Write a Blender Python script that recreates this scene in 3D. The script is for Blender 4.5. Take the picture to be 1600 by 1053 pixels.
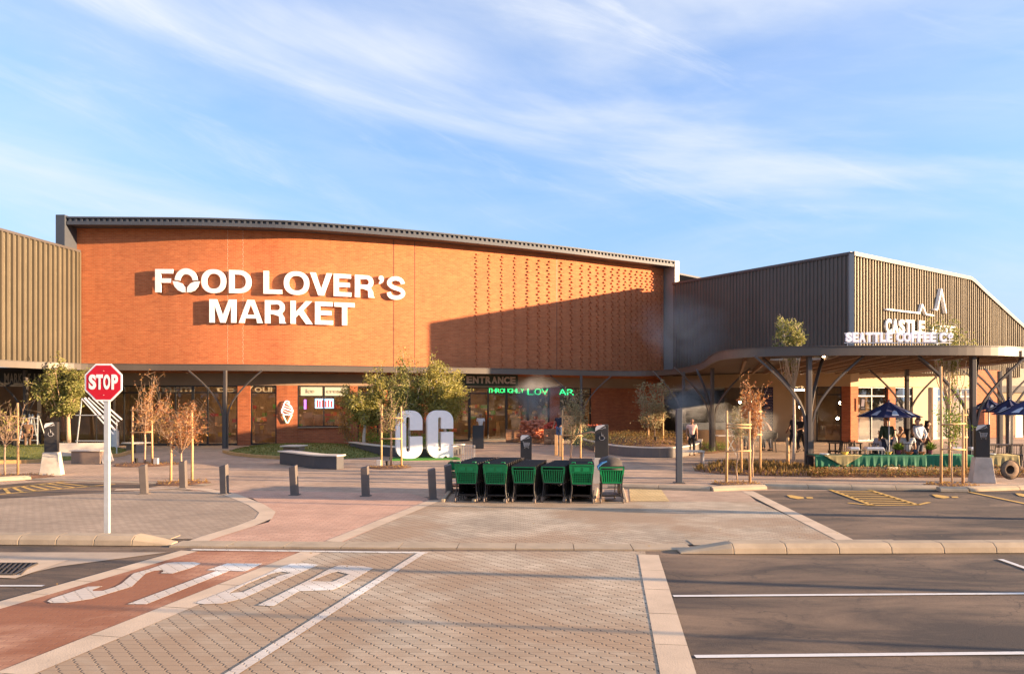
import bpy, bmesh, math, random
import numpy as np
from mathutils import Vector, Matrix, noise
from mathutils.geometry import tessellate_polygon
random.seed(7)
SC = bpy.context.scene
for o in list(bpy.data.objects): bpy.data.objects.remove(o)
COL = SC.collection
R = math.radians
# ------------------------------------------------------------------ camera, sky, sun, exposure
FPX, CX, HY, CH = 1250.0, 800.0, 625.0, 2.4      # pixel focal length, centre column, horizon row, eye height
cd = bpy.data.cameras.new('camera'); cam = bpy.data.objects.new('camera', cd); COL.objects.link(cam)
cam.location = (0, 0, CH); cam.rotation_euler = (R(90), 0, 0)
cd.sensor_width = 36.0; cd.lens = 36.0*FPX/1600; cd.shift_y = (HY-526.0)/1600
cd.clip_start = 0.1; cd.clip_end = 6000
SC.camera = cam
SUN = Vector((1.0, -0.16, 0.150)).normalized()     # towards the sun: low, from the right and a little behind the camera
EL = math.asin(SUN.z); AZ = math.atan2(SUN.x, SUN.y)
w = bpy.data.worlds.new('World'); SC.world = w; w.use_nodes = True
nt = w.node_tree; N = nt.nodes; L = nt.links; N.clear()
out = N.new('ShaderNodeOutputWorld'); bg = N.new('ShaderNodeBackground'); L.new(bg.outputs[0], out.inputs[0])
sky = N.new('ShaderNodeTexSky'); sky.sky_type = 'NISHITA'; sky.sun_disc = False
sky.sun_elevation = EL; sky.sun_rotation = AZ; sky.air_density = 1.0; sky.dust_density = 0.6; sky.ozone_density = 2.5
tc = N.new('ShaderNodeTexCoord')
def wn(t, **k):
    n = N.new(t)
    for a, b in k.items(): setattr(n, a, b)
    return n
def wmath(op, a, b=None):
    n = wn('ShaderNodeMath', operation=op)
    for i, v in enumerate((a, b)):
        if v is None: continue
        if isinstance(v, (int, float)): n.inputs[i].default_value = v
        else: L.new(v, n.inputs[i])
    return n.outputs[0]
# thin cirrus: stretched noise over the sky directions, sloping down to the right
sep = wn('ShaderNodeSeparateXYZ'); L.new(tc.outputs['Generated'], sep.inputs[0])
def cloud(rot, scl, nscale, detail, rough, dist, lo, hi, loc=(0,0,0)):
    m0 = wn('ShaderNodeMapping'); m0.inputs['Rotation'].default_value = (0, R(rot), 0); L.new(tc.outputs['Generated'], m0.inputs[0])
    mp = wn('ShaderNodeMapping'); mp.inputs['Scale'].default_value = scl; mp.inputs['Location'].default_value = loc
    L.new(m0.outputs[0], mp.inputs[0])
    nz = wn('ShaderNodeTexNoise'); nz.inputs['Scale'].default_value = nscale; nz.inputs['Detail'].default_value = detail
    nz.inputs['Roughness'].default_value = rough; nz.inputs['Distortion'].default_value = dist
    L.new(mp.outputs[0], nz.inputs['Vector'])
    mr = wn('ShaderNodeMapRange', interpolation_type='SMOOTHSTEP'); mr.inputs[1].default_value = lo; mr.inputs[2].default_value = hi
    L.new(nz.outputs['Fac'], mr.inputs[0]); return mr.outputs[0]
c1 = cloud(-10, (1.0, 1.0, 4.2), 1.35, 10, .55, .55, .42, .74, (9.3, 5.1, 2.0))
c2 = cloud(-22, (1.1, 1.1, 7.0), 2.3, 11, .64, .9, .48, .78, (2.1, 4.4, .6))
c3 = cloud(-4, (1.0, 1.0, 2.6), 1.1, 7, .55, .3, .34, .80, (3.3, 7.1, 1.4))
cs = wmath('MINIMUM', wmath('ADD', wmath('MULTIPLY', c1, .66), wmath('ADD', wmath('MULTIPLY', c2, .30), wmath('MULTIPLY', c3, .48))), .88)
hz = wn('ShaderNodeMapRange'); hz.inputs[1].default_value = 0.0; hz.inputs[2].default_value = 0.34; hz.inputs[3].default_value = 1.0; hz.inputs[4].default_value = 0.0
L.new(sep.outputs[2], hz.inputs[0])
cf = cs
SKY_K = 1.0
tint = wn('ShaderNodeMix', data_type='RGBA', blend_type='MULTIPLY'); tint.inputs[0].default_value = 1
tint.inputs[7].default_value = (.84, .97, 1.24, 1); L.new(sky.outputs[0], tint.inputs[6])
mh = wn('ShaderNodeMix', data_type='RGBA'); L.new(hz.outputs[0], mh.inputs[0]); L.new(tint.outputs[2], mh.inputs[6]); mh.inputs[7].default_value = (1.22, 1.70, 2.42, 1)
mx = wn('ShaderNodeMix', data_type='RGBA'); L.new(cf, mx.inputs[0]); L.new(mh.outputs[2], mx.inputs[6])
mx.inputs[7].default_value = (2.6, 2.72, 2.95, 1)
L.new(mx.outputs[2], bg.inputs[0]); bg.inputs[1].default_value = 0.100
sd = bpy.data.lights.new('sun', 'SUN'); so = bpy.data.objects.new('sun', sd); COL.objects.link(so)
sd.energy = 5.0; sd.angle = R(0.6); sd.color = (1.0, 0.69, 0.41)
so.location = (60, -10, 30); so.rotation_euler = SUN.to_track_quat('Z', 'Y').to_euler()
SC.view_settings.view_transform = 'Standard'; SC.view_settings.look = 'None'; SC.view_settings.gamma = 1
SC.view_settings.use_curve_mapping = False; SC.view_settings.exposure = 1.85
SC.render.engine = 'CYCLES'
SC.cycles.volume_step_rate = 4.0; SC.cycles.max_bounces = 6; SC.cycles.transparent_max_bounces = 16; SC.cycles.volume_max_steps = 64
# ------------------------------------------------------------------ measuring helpers
def G(px, py):                       # ground point seen at a pixel
    Y = FPX*CH/(py-HY); return Vector(((px-CX)/FPX*Y, Y, 0))
def PX(px, Y): return (px-CX)/FPX*Y
def ZA(py, Y): return CH-(py-HY)/FPX*Y
# ------------------------------------------------------------------ materials
MATS = {}
def nmat(name):
    m = bpy.data.materials.new(name); m.use_nodes = True; t = m.node_tree
    b = t.nodes['Principled BSDF']; MATS[name] = m
    return m, t, b
def nd(t, typ, ins=None, **k):
    n = t.nodes.new(typ)
    for a, v in k.items(): setattr(n, a, v)
    if ins:
        for a, v in ins.items():
            if hasattr(v, 'is_output') or isinstance(v, bpy.types.NodeSocket): t.links.new(v, n.inputs[a])
            else: n.inputs[a].default_value = v
    return n
def mth(t, op, a, b=0.0, c=0.0):
    n = t.nodes.new('ShaderNodeMath'); n.operation = op
    for i, v in enumerate((a, b, c)):
        if isinstance(v, (int, float)): n.inputs[i].default_value = v
        else: t.links.new(v, n.inputs[i])
    return n.outputs[0]
def mixc(t, f, a, b, blend='MIX'):
    n = t.nodes.new('ShaderNodeMix'); n.data_type = 'RGBA'; n.blend_type = blend
    for i, v in ((0, f), (6, a), (7, b)):
        if isinstance(v, bpy.types.NodeSocket): t.links.new(v, n.inputs[i])
        elif i == 0: n.inputs[0].default_value = v
        else: n.inputs[i].default_value = (*v[:3], 1)
    return n.outputs[2]
def mat(name, col, rough=.6, metal=0, var=.12, scale=6, bump=.0, emit=None, es=1, spec=None, bscale=None):
    """plain surface with a slow mottling of colour and an optional fine bump"""
    if name in MATS: return MATS[name]
    m, t, b = nmat(name)
    co = nd(t, 'ShaderNodeTexCoord').outputs['Object']
    nz = nd(t, 'ShaderNodeTexNoise', {'Vector': co, 'Scale': scale, 'Detail': 5, 'Roughness': .6})
    f = nd(t, 'ShaderNodeMapRange', {0: nz.outputs[0], 1: .3, 2: .7, 3: 1-var, 4: 1+var}).outputs[0]
    hs = nd(t, 'ShaderNodeHueSaturation', {'Value': f, 'Color': (*col, 1)})
    t.links.new(hs.outputs[0], b.inputs['Base Color'])
    b.inputs['Roughness'].default_value = rough; b.inputs['Metallic'].default_value = metal
    if spec is not None: b.inputs['Specular IOR Level'].default_value = spec
    if bump:
        n2 = nd(t, 'ShaderNodeTexNoise', {'Vector': co, 'Scale': bscale or scale*12, 'Detail': 4})
        bp = nd(t, 'ShaderNodeBump', {'Height': n2.outputs[0], 'Strength': bump, 'Distance': .01})
        t.links.new(bp.outputs[0], b.inputs['Normal'])
    if emit: b.inputs['Emission Color'].default_value = (*emit, 1); b.inputs['Emission Strength'].default_value = es
    return m
def brick_mat(name, c1, c2, mortar, bw=.23, rh=.085, var=.25):
    m, t, b = nmat(name)
    uv = nd(t, 'ShaderNodeUVMap').outputs[0]
    br = nd(t, 'ShaderNodeTexBrick', {'Vector': uv, 'Color1': (*c1, 1), 'Color2': (*c2, 1), 'Mortar': (*mortar, 1), 'Scale': 1,
        'Mortar Size': .005, 'Mortar Smooth': .3, 'Bias': 0, 'Brick Width': bw, 'Row Height': rh})
    co = nd(t, 'ShaderNodeTexCoord').outputs['Object']
    nz = nd(t, 'ShaderNodeTexNoise', {'Vector': co, 'Scale': .45, 'Detail': 7, 'Roughness': .68})
    f = nd(t, 'ShaderNodeMapRange', {0: nz.outputs[0], 1: .3, 2: .7, 3: 1-var*.5, 4: 1+var*.5}).outputs[0]
    mp = nd(t, 'ShaderNodeMapping', {'Vector': uv, 'Scale': (1/.9, 1/rh, 1)})
    n2 = nd(t, 'ShaderNodeTexNoise', {'Vector': mp.outputs[0], 'Scale': 1, 'Detail': 3})
    f2 = nd(t, 'ShaderNodeMapRange', {0: n2.outputs[0], 1: .3, 2: .7, 3: 1-var*.6, 4: 1+var*.6}).outputs[0]
    mp3 = nd(t, 'ShaderNodeMapping', {'Vector': uv, 'Scale': (2.2, .16, 1)})
    n3 = nd(t, 'ShaderNodeTexNoise', {'Vector': mp3.outputs[0], 'Scale': 1, 'Detail': 6, 'Roughness': .7}).outputs[0]
    f3 = nd(t, 'ShaderNodeMapRange', {0: n3, 1: .35, 2: .68, 3: 1.04, 4: .91}).outputs[0]
    hs = nd(t, 'ShaderNodeHueSaturation', {'Value': mth(t, 'MULTIPLY', mth(t, 'MULTIPLY', f, f2), f3), 'Color': br.outputs[0]})
    t.links.new(hs.outputs[0], b.inputs['Base Color']); b.inputs['Roughness'].default_value = .85
    hh = mth(t, 'SUBTRACT', mth(t, 'MULTIPLY', n2.outputs[0], .35), br.outputs['Fac'])
    bp = nd(t, 'ShaderNodeBump', {'Height': hh, 'Strength': .55, 'Distance': .012})
    t.links.new(bp.outputs[0], b.inputs['Normal'])
    return m
def paver_mat(name, c1, c2, joint, bw=.20, rh=.15, zig=.034, rot=0, js=.009, var=.2, jf=.9, stain=None):
    """interlocking pavers: staggered zigzag cross joints, thin long joints"""
    m, t, b = nmat(name)
    co = nd(t, 'ShaderNodeTexCoord').outputs['Object']
    mp = nd(t, 'ShaderNodeMapping', {'Vector': co, 'Rotation': (0, 0, R(rot))}).outputs[0]
    s = nd(t, 'ShaderNodeSeparateXYZ', {0: mp}); x, y = s.outputs[0], s.outputs[1]
    wob = nd(t, 'ShaderNodeTexNoise', {'Vector': mp, 'Scale': 3.0, 'Detail': 2}).outputs[0]
    x = mth(t, 'ADD', x, mth(t, 'MULTIPLY', mth(t, 'SUBTRACT', wob, .5), .02))
    ry = mth(t, 'DIVIDE', y, rh); row = mth(t, 'FLOOR', ry); fy = mth(t, 'FRACT', ry)
    tri = mth(t, 'SUBTRACT', fy, .5)
    zz = mth(t, 'MULTIPLY', nd(t, 'ShaderNodeMapRange', {0: tri, 1: -.16, 2: .16, 3: -1.0, 4: 1.0}).outputs[0], zig)
    off = mth(t, 'MULTIPLY', mth(t, 'MODULO', mth(t, 'ABSOLUTE', row), 2), .5)
    rx = mth(t, 'ADD', mth(t, 'DIVIDE', mth(t, 'ADD', x, zz), bw), off)
    cell = mth(t, 'FLOOR', rx); fx = mth(t, 'FRACT', rx)
    dx = mth(t, 'MULTIPLY', mth(t, 'MINIMUM', fx, mth(t, 'SUBTRACT', 1, fx)), bw)
    dy = mth(t, 'MULTIPLY', mth(t, 'MINIMUM', fy, mth(t, 'SUBTRACT', 1, fy)), rh)
    jx = nd(t, 'ShaderNodeMapRange', {0: dx, 1: js*.35, 2: js, 3: 1.0, 4: 0.0}).outputs[0]
    jy = nd(t, 'ShaderNodeMapRange', {0: dy, 1: js*.15, 2: js*.7, 3: .45, 4: 0.0}).outputs[0]
    j = mth(t, 'MAXIMUM', jx, jy)
    cv = nd(t, 'ShaderNodeCombineXYZ', {0: cell, 1: row})
    rnd = nd(t, 'ShaderNodeTexWhiteNoise', {'Vector': cv.outputs[0]}, noise_dimensions='2D').outputs[0]
    col = mixc(t, rnd, c1, c2)
    big = nd(t, 'ShaderNodeTexNoise', {'Vector': co, 'Scale': .55, 'Detail': 8, 'Roughness': .65}).outputs[0]
    f = nd(t, 'ShaderNodeMapRange', {0: big, 1: .3, 2: .7, 3: 1-var, 4: 1+var}).outputs[0]
    fine = nd(t, 'ShaderNodeTexNoise', {'Vector': co, 'Scale': 60, 'Detail': 3}).outputs[0]
    f2 = nd(t, 'ShaderNodeMapRange', {0: fine, 1: .3, 2: .7, 3: .9, 4: 1.1}).outputs[0]
    col = nd(t, 'ShaderNodeHueSaturation', {'Value': mth(t, 'MULTIPLY', f, f2), 'Color': col}).outputs[0]
    if stain:
        b2 = nd(t, 'ShaderNodeTexNoise', {'Vector': co, 'Scale': .35, 'Detail': 9, 'Roughness': .6, 'Distortion': .4}).outputs[0]
        sf = nd(t, 'ShaderNodeMapRange', {0: b2, 1: .44, 2: .56, 3: 0., 4: .82}).outputs[0]
        col = mixc(t, sf, col, stain)
    col = mixc(t, mth(t, 'MULTIPLY', j, jf), col, joint)
    t.links.new(col, b.inputs['Base Color']); b.inputs['Roughness'].default_value = .9
    bp = nd(t, 'ShaderNodeBump', {'Height': mth(t, 'ADD', mth(t, 'MULTIPLY', j, -1), mth(t, 'MULTIPLY', fine, .12)), 'Strength': .5, 'Distance': .006})
    t.links.new(bp.outputs[0], b.inputs['Normal'])
    return m
def asphalt_mat():
    m, t, b = nmat('asphalt')
    co = nd(t, 'ShaderNodeTexCoord').outputs['Object']
    mp = nd(t, 'ShaderNodeMapping', {'Vector': co, 'Scale': (.30, .85, 1)}).outputs[0]
    big = nd(t, 'ShaderNodeTexNoise', {'Vector': mp, 'Scale': 1.1, 'Detail': 8, 'Roughness': .62, 'Distortion': .6}).outputs[0]
    dust = nd(t, 'ShaderNodeMapRange', {0: big, 1: .38, 2: .66, 3: 0., 4: 1.}).outputs[0]
    col = mixc(t, dust, (.055, .039, .029), (.235, .152, .092))
    fine = nd(t, 'ShaderNodeTexNoise', {'Vector': co, 'Scale': 90, 'Detail': 3}).outputs[0]
    vo = nd(t, 'ShaderNodeTexVoronoi', {'Vector': co, 'Scale': 110}).outputs[0]
    f2 = nd(t, 'ShaderNodeMapRange', {0: fine, 1: .3, 2: .7, 3: .72, 4: 1.3}).outputs[0]
    col = nd(t, 'ShaderNodeHueSaturation', {'Value': f2, 'Color': col}).outputs[0]
    pt = nd(t, 'ShaderNodeTexNoise', {'Vector': co, 'Scale': 1.7, 'Detail': 9, 'Roughness': .72, 'Distortion': 1.2}).outputs[0]
    oil = nd(t, 'ShaderNodeMapRange', {0: pt, 1: .56, 2: .66, 3: 0., 4: .55}).outputs[0]
    col = mixc(t, oil, col, (.035, .028, .024))
    ck = nd(t, 'ShaderNodeTexVoronoi', {'Vector': nd(t, 'ShaderNodeVectorMath', {0: co, 1: nd(t, 'ShaderNodeTexNoise', {'Vector': co, 'Scale': 1.5, 'Detail': 4}).outputs[1]}, operation='ADD').outputs[0], 'Scale': .32}, feature='DISTANCE_TO_EDGE').outputs[0]
    ckf = nd(t, 'ShaderNodeMapRange', {0: ck, 1: .0, 2: .0035, 3: .65, 4: 0.}).outputs[0]
    col = mixc(t, ckf, col, (.02, .017, .015))
    t.links.new(col, b.inputs['Base Color']); b.inputs['Roughness'].default_value = .88
    bp = nd(t, 'ShaderNodeBump', {'Height': mth(t, 'ADD', vo, fine), 'Strength': .35, 'Distance': .004})
    t.links.new(bp.outputs[0], b.inputs['Normal']); return m
def paint_mat(name, col, wear=.5, under=(.3, .22, .17)):
    m, t, b = nmat(name)
    co = nd(t, 'ShaderNodeTexCoord').outputs['Object']
    n1 = nd(t, 'ShaderNodeTexNoise', {'Vector': co, 'Scale': 9, 'Detail': 9, 'Roughness': .75}).outputs[0]
    f = nd(t, 'ShaderNodeMapRange', {0: n1, 1: .52, 2: .68, 3: 0., 4: wear}).outputs[0]
    c = mixc(t, f, col, under); t.links.new(c, b.inputs['Base Color']); b.inputs['Roughness'].default_value = .7
    bp = nd(t, 'ShaderNodeBump', {'Height': n1, 'Strength': .2, 'Distance': .004}); t.links.new(bp.outputs[0], b.inputs['Normal'])
    return m
def leaf_mat(name, c1, c2, c3):
    m, t, b = nmat(name)
    g = nd(t, 'ShaderNodeNewGeometry').outputs['Random Per Island']
    cr = nd(t, 'ShaderNodeValToRGB', {0: g}); e = cr.color_ramp.elements
    e[0].color = (*c1, 1); e[1].color = (*c3, 1); x = e.new(.5); x.color = (*c2, 1)
    t.links.new(cr.outputs[0], b.inputs['Base Color']); b.inputs['Roughness'].default_value = .6
    tr = nd(t, 'ShaderNodeBsdfTranslucent', {0: cr.outputs[0]})
    mxs = nd(t, 'ShaderNodeMixShader', {0: .45}); t.links.new(b.outputs[0], mxs.inputs[1]); t.links.new(tr.outputs[0], mxs.inputs[2])
    t.links.new(mxs.outputs[0], t.nodes['Material Output'].inputs[0]); return m
def glass_mat(name, tint=(.75, .72, .66), refl=1.0):
    m = bpy.data.materials.new(name); m.use_nodes = True; t = m.node_tree; MATS[name] = m
    t.nodes.remove(t.nodes['Principled BSDF'])
    tr = nd(t, 'ShaderNodeBsdfTransparent', {0: (*tint, 1)})
    gl = nd(t, 'ShaderNodeBsdfGlossy', {0: (.9, .9, .9, 1), 1: .02})
    co = nd(t, 'ShaderNodeTexCoord').outputs['Object']
    nz = nd(t, 'ShaderNodeTexNoise', {'Vector': co, 'Scale': 1.2, 'Detail': 2})
    bp = nd(t, 'ShaderNodeBump', {'Height': nz.outputs[0], 'Strength': .04, 'Distance': .05}); t.links.new(bp.outputs[0], gl.inputs['Normal'])
    fr = nd(t, 'ShaderNodeFresnel', {0: 1.5})
    f = mth(t, 'MINIMUM', mth(t, 'MULTIPLY', mth(t, 'ADD', fr.outputs[0], .06), refl), 1.0)
    ms = nd(t, 'ShaderNodeMixShader', {0: f}); t.links.new(tr.outputs[0], ms.inputs[1]); t.links.new(gl.outputs[0], ms.inputs[2])
    t.links.new(ms.outputs[0], t.nodes['Material Output'].inputs[0]); return m
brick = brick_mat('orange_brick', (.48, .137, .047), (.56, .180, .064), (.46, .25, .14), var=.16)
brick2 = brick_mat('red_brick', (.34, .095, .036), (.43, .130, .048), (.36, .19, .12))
pav_grey = paver_mat('grey_pavers', (.40, .31, .215), (.52, .415, .295), (.085, .066, .05), bw=.19, rh=.125, zig=.030, js=.0115, var=.28, stain=(.36, .235, .14))
pav_far = paver_mat('plaza_pavers', (.40, .27, .18), (.50, .345, .235), (.16, .12, .10), rh=.12, js=.010, var=.26)
pav_isl = paver_mat('island_pavers', (.33, .24, .165), (.40, .295, .205), (.12, .10, .08), rot=14, zig=.0, bw=.2, rh=.1)
pav_red = paver_mat('red_pavers', (.43, .205, .12), (.53, .275, .16), (.20, .10, .07), bw=.22, rh=.075, zig=.0, js=.007, stain=(.27, .085, .030))
pav_pink = paver_mat('pink_pavers', (.50, .285, .19), (.58, .345, .235), (.26, .17, .13), bw=.22, rh=.10, zig=.0, js=.007)
pav_yel = paver_mat('yellow_pavers', (.55, .38, .16), (.62, .44, .20), (.2, .14, .08), zig=0)
asphalt = asphalt_mat()
concrete = mat('concrete', (.42, .32, .215), .9, var=.16, scale=2.2, bump=.35, bscale=50)
edging = mat('edging_concrete', (.60, .45, .31), .9, var=.14, scale=1.4, bump=.3, bscale=60)
stuffc = mat('cast_concrete', (.46, .41, .35), .85, var=.2, scale=3, bump=.3)
wpaint = paver_mat('white_paint', (.68, .63, .55), (.78, .73, .65), (.24, .19, .15), bw=.19, rh=.125, zig=.030, js=.010, var=.16, jf=.8, stain=(.56, .46, .37))
apaint = paint_mat('white_line_on_asphalt', (.72, .68, .63), .35, (.12, .10, .09))
ypaint = paint_mat('yellow_paint', (.72, .42, .10), .5, (.16, .12, .09))
steel = mat('charcoal_steel', (.080, .068, .062), .5, .0, var=.08, scale=1.5)
fasc = mat('fascia_steel', (.105, .085, .070), .45, .0, var=.08, scale=.8)
gutter = mat('slate_gutter_steel', (.060, .068, .085), .6, .0, var=.08)
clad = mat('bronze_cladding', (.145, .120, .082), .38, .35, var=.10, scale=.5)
clad_shade = mat('shaded_bronze_cladding', (.105, .088, .070), .5, .1, var=.10, scale=.5)  # same cladding as the front, its shade put into the colour
zinc = mat('pale_zinc', (.30, .30, .29), .5, .1, var=.06)
white = mat('white_gloss', (.94, .93, .91), .35, var=.03)
plaster = mat('beige_plaster', (.50, .37, .225), .85, var=.06, scale=1, bump=.15)
header = mat('brown_header', (.30, .20, .13), .7, var=.1, scale=.9)
black = mat('black_frame', (.018, .016, .015), .4, var=.1)
dark = mat('dark_interior', (.24, .145, .08), .9, var=.3, scale=1)
glass = glass_mat('shop_glass', (.82, .76, .66), 1.0)
glassr = glass_mat('sunny_glass', (.62, .60, .55), 2.4)
timber = mat('pine_pole', (.62, .37, .17), .75, var=.2, scale=8, bump=.3)
bark = mat('pale_bark', (.45, .30, .19), .9, var=.25, scale=14, bump=.4)
bark2 = mat('birch_bark', (.62, .52, .42), .85, var=.25, scale=14, bump=.3)
soil = mat('mulch', (.20, .095, .05), .95, var=.5, scale=9, bump=1.0, bscale=40)
grass = mat('lawn', (.16, .17, .035), .95, var=.35, scale=9, bump=1.0, bscale=120)
# ------------------------------------------------------------------ mesh helpers
class MB:
    def __init__(s): s.v = []; s.f = []; s.uv = {}
    def add(s, vs, fs, uvs=None):
        o = len(s.v); s.v += [tuple(p) for p in vs]
        for i, f in enumerate(fs):
            s.f.append(tuple(k+o for k in f))
            if uvs: s.uv[len(s.f)-1] = uvs[i]
        return s
    def quad(s, a, b, c, d, uv=None): return s.add([a, b, c, d], [(0, 1, 2, 3)], [uv] if uv else None)
    def box(s, c, d, rz=0, rx=0, ry=0, taper=1.0, M=None):
        x, y, z = d[0]/2, d[1]/2, d[2]/2
        m = M or (Matrix.Translation(c) @ Matrix.Rotation(rz, 4, 'Z') @ Matrix.Rotation(ry, 4, 'Y') @ Matrix.Rotation(rx, 4, 'X'))
        vs = [m @ Vector(p) for p in ((-x,-y,-z),(x,-y,-z),(x,y,-z),(-x,y,-z),(-x*taper,-y*taper,z),(x*taper,-y*taper,z),(x*taper,y*taper,z),(-x*taper,y*taper,z))]
        return s.add(vs, [(0,3,2,1),(4,5,6,7),(0,1,5,4),(1,2,6,5),(2,3,7,6),(3,0,4,7)])
    def bar(s, a, b, w, h=None, up=(0,0,1)):          # rectangular bar from a to b
        a, b = Vector(a), Vector(b); d = b-a; n = d.length
        if n < 1e-6: return s
        z = d/n; u = Vector(up)
        if abs(z.dot(u)) > .98: u = Vector((0, 1, 0))
        x = z.cross(u).normalized(); y = x.cross(z)
        M = Matrix((( x.x, y.x, z.x, (a.x+b.x)/2), (x.y, y.y, z.y, (a.y+b.y)/2), (x.z, y.z, z.z, (a.z+b.z)/2), (0,0,0,1)))
        return s.box((0,0,0), (w, h or w, n), M=M)
    def tube(s, pts, rs, n=8, cap=True):
        pts = [Vector(p) for p in pts]
        if not hasattr(rs, '__len__'): rs = [rs]*len(pts)
        o = len(s.v); ref = None
        for i, p in enumerate(pts):
            d = (pts[min(i+1, len(pts)-1)]-pts[max(i-1, 0)])
            d = d.normalized() if d.length > 1e-9 else Vector((0,0,1))
            if ref is None: ref = Vector((1,0,0)) if abs(d.x) < .9 else Vector((0,1,0))
            x = (ref-d*ref.dot(d)).normalized(); ref = x; y = d.cross(x)
            for k in range(n):
                a = 2*math.pi*k/n; q = p+(x*math.cos(a)+y*math.sin(a))*rs[i]; s.v.append(tuple(q))
        for i in range(len(pts)-1):
            for k in range(n):
                s.f.append((o+i*n+k, o+i*n+(k+1)%n, o+(i+1)*n+(k+1)%n, o+(i+1)*n+k))
        if cap:
            s.f.append(tuple(o+k for k in range(n))[::-1]); s.f.append(tuple(o+(len(pts)-1)*n+k for k in range(n)))
        return s
    def lathe(s, prof, c=(0,0,0), n=16):
        o = len(s.v)
        for r, z in prof:
            for k in range(n):
                a = 2*math.pi*k/n; s.v.append((c[0]+r*math.cos(a), c[1]+r*math.sin(a), c[2]+z))
        for i in range(len(prof)-1):
            for k in range(n): s.f.append((o+i*n+k, o+i*n+(k+1)%n, o+(i+1)*n+(k+1)%n, o+(i+1)*n+k))
        s.f.append(tuple(o+k for k in range(n))[::-1]); s.f.append(tuple(o+(len(prof)-1)*n+k for k in range(n)))
        return s
    def prism(s, poly, z0, z1, M=None, holes=()):       # extruded outline (any shape, holes allowed)
        M = M or Matrix.Identity(4)
        loops = [list(poly)]+[list(h) for h in holes]
        flat = [p for l in loops for p in l]
        tris = tessellate_polygon([[Vector((p[0], p[1], 0)) for p in l] for l in loops])
        o = len(s.v); n = len(flat)
        for z in (z0, z1):
            for p in flat: s.v.append(tuple(M @ Vector((p[0], p[1], z))))
        for a, b, c in tris:
            A, B, C_ = flat[a], flat[b], flat[c]
            cr = (B[0]-A[0])*(C_[1]-A[1])-(B[1]-A[1])*(C_[0]-A[0])
            if cr < 0: b, c = c, b
            s.f.append((o+n+a, o+n+b, o+n+c)); s.f.append((o+c, o+b, o+a))
        k = 0
        for li, l in enumerate(loops):
            ar = sum(l[i][0]*l[(i+1) % len(l)][1]-l[(i+1) % len(l)][0]*l[i][1] for i in range(len(l)))
            for i in range(len(l)):
                a, b = k+i, k+(i+1) % len(l)
                if (ar > 0) == (li == 0): s.f.append((o+a, o+b, o+n+b, o+n+a))
                else: s.f.append((o+b, o+a, o+n+a, o+n+b))
            k += len(l)
        return s
    def build(s, name, m, parent=None, world=False, smooth=False, bevel=0, mats=None):
        me = bpy.data.meshes.new(name)
        vs = s.v
        if parent is not None and world:
            l = parent.location; pl = parent.parent.location if parent.parent else Vector()
            l = l+pl; vs = [(a-l.x, b-l.y, c-l.z) for a, b, c in vs]
        me.from_pydata(vs, [], s.f)
        if s.uv:
            ul = me.uv_layers.new(name='UVMap')
            for p in me.polygons:
                u = s.uv.get(p.index)
                if u:
                    for k, li in enumerate(p.loop_indices): ul.data[li].uv = u[k]
        me.materials.append(m)
        o = bpy.data.objects.new(name, me); COL.objects.link(o)
        if parent is not None: o.parent = parent
        if smooth:
            for p in me.polygons: p.use_smooth = True
        me.update()
        if bevel:
            b = o.modifiers.new('bevel', 'BEVEL'); b.width = bevel; b.segments = 2; b.limit_method = 'ANGLE'
        return o
def tag(o, label=None, cat=None, group=None, kind=None):
    if label: o['label'] = label
    if cat: o['category'] = cat
    if group: o['group'] = group
    if kind: o['kind'] = kind
    return o
def empty(name, loc=(0,0,0), label=None, cat=None, group=None, rz=0):
    o = bpy.data.objects.new(name, None); COL.objects.link(o); o.location = loc; o.rotation_euler = (0,0,rz)
    o.empty_display_size = .2; return tag(o, label, cat, group)
def struct(o): o['kind'] = 'structure'; return o
def copy_tree(o, parent=None):
    c = o.copy(); COL.objects.link(c)
    if parent is not None: c.parent = parent
    for ch in [x for x in KIDS.get(o.name, [])]: copy_tree(ch, c)
    return c
KIDS = {}
def freeze_kids():
    KIDS.clear()
    for x in bpy.data.objects:
        if x.parent: KIDS.setdefault(x.parent.name, []).append(x)
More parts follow.
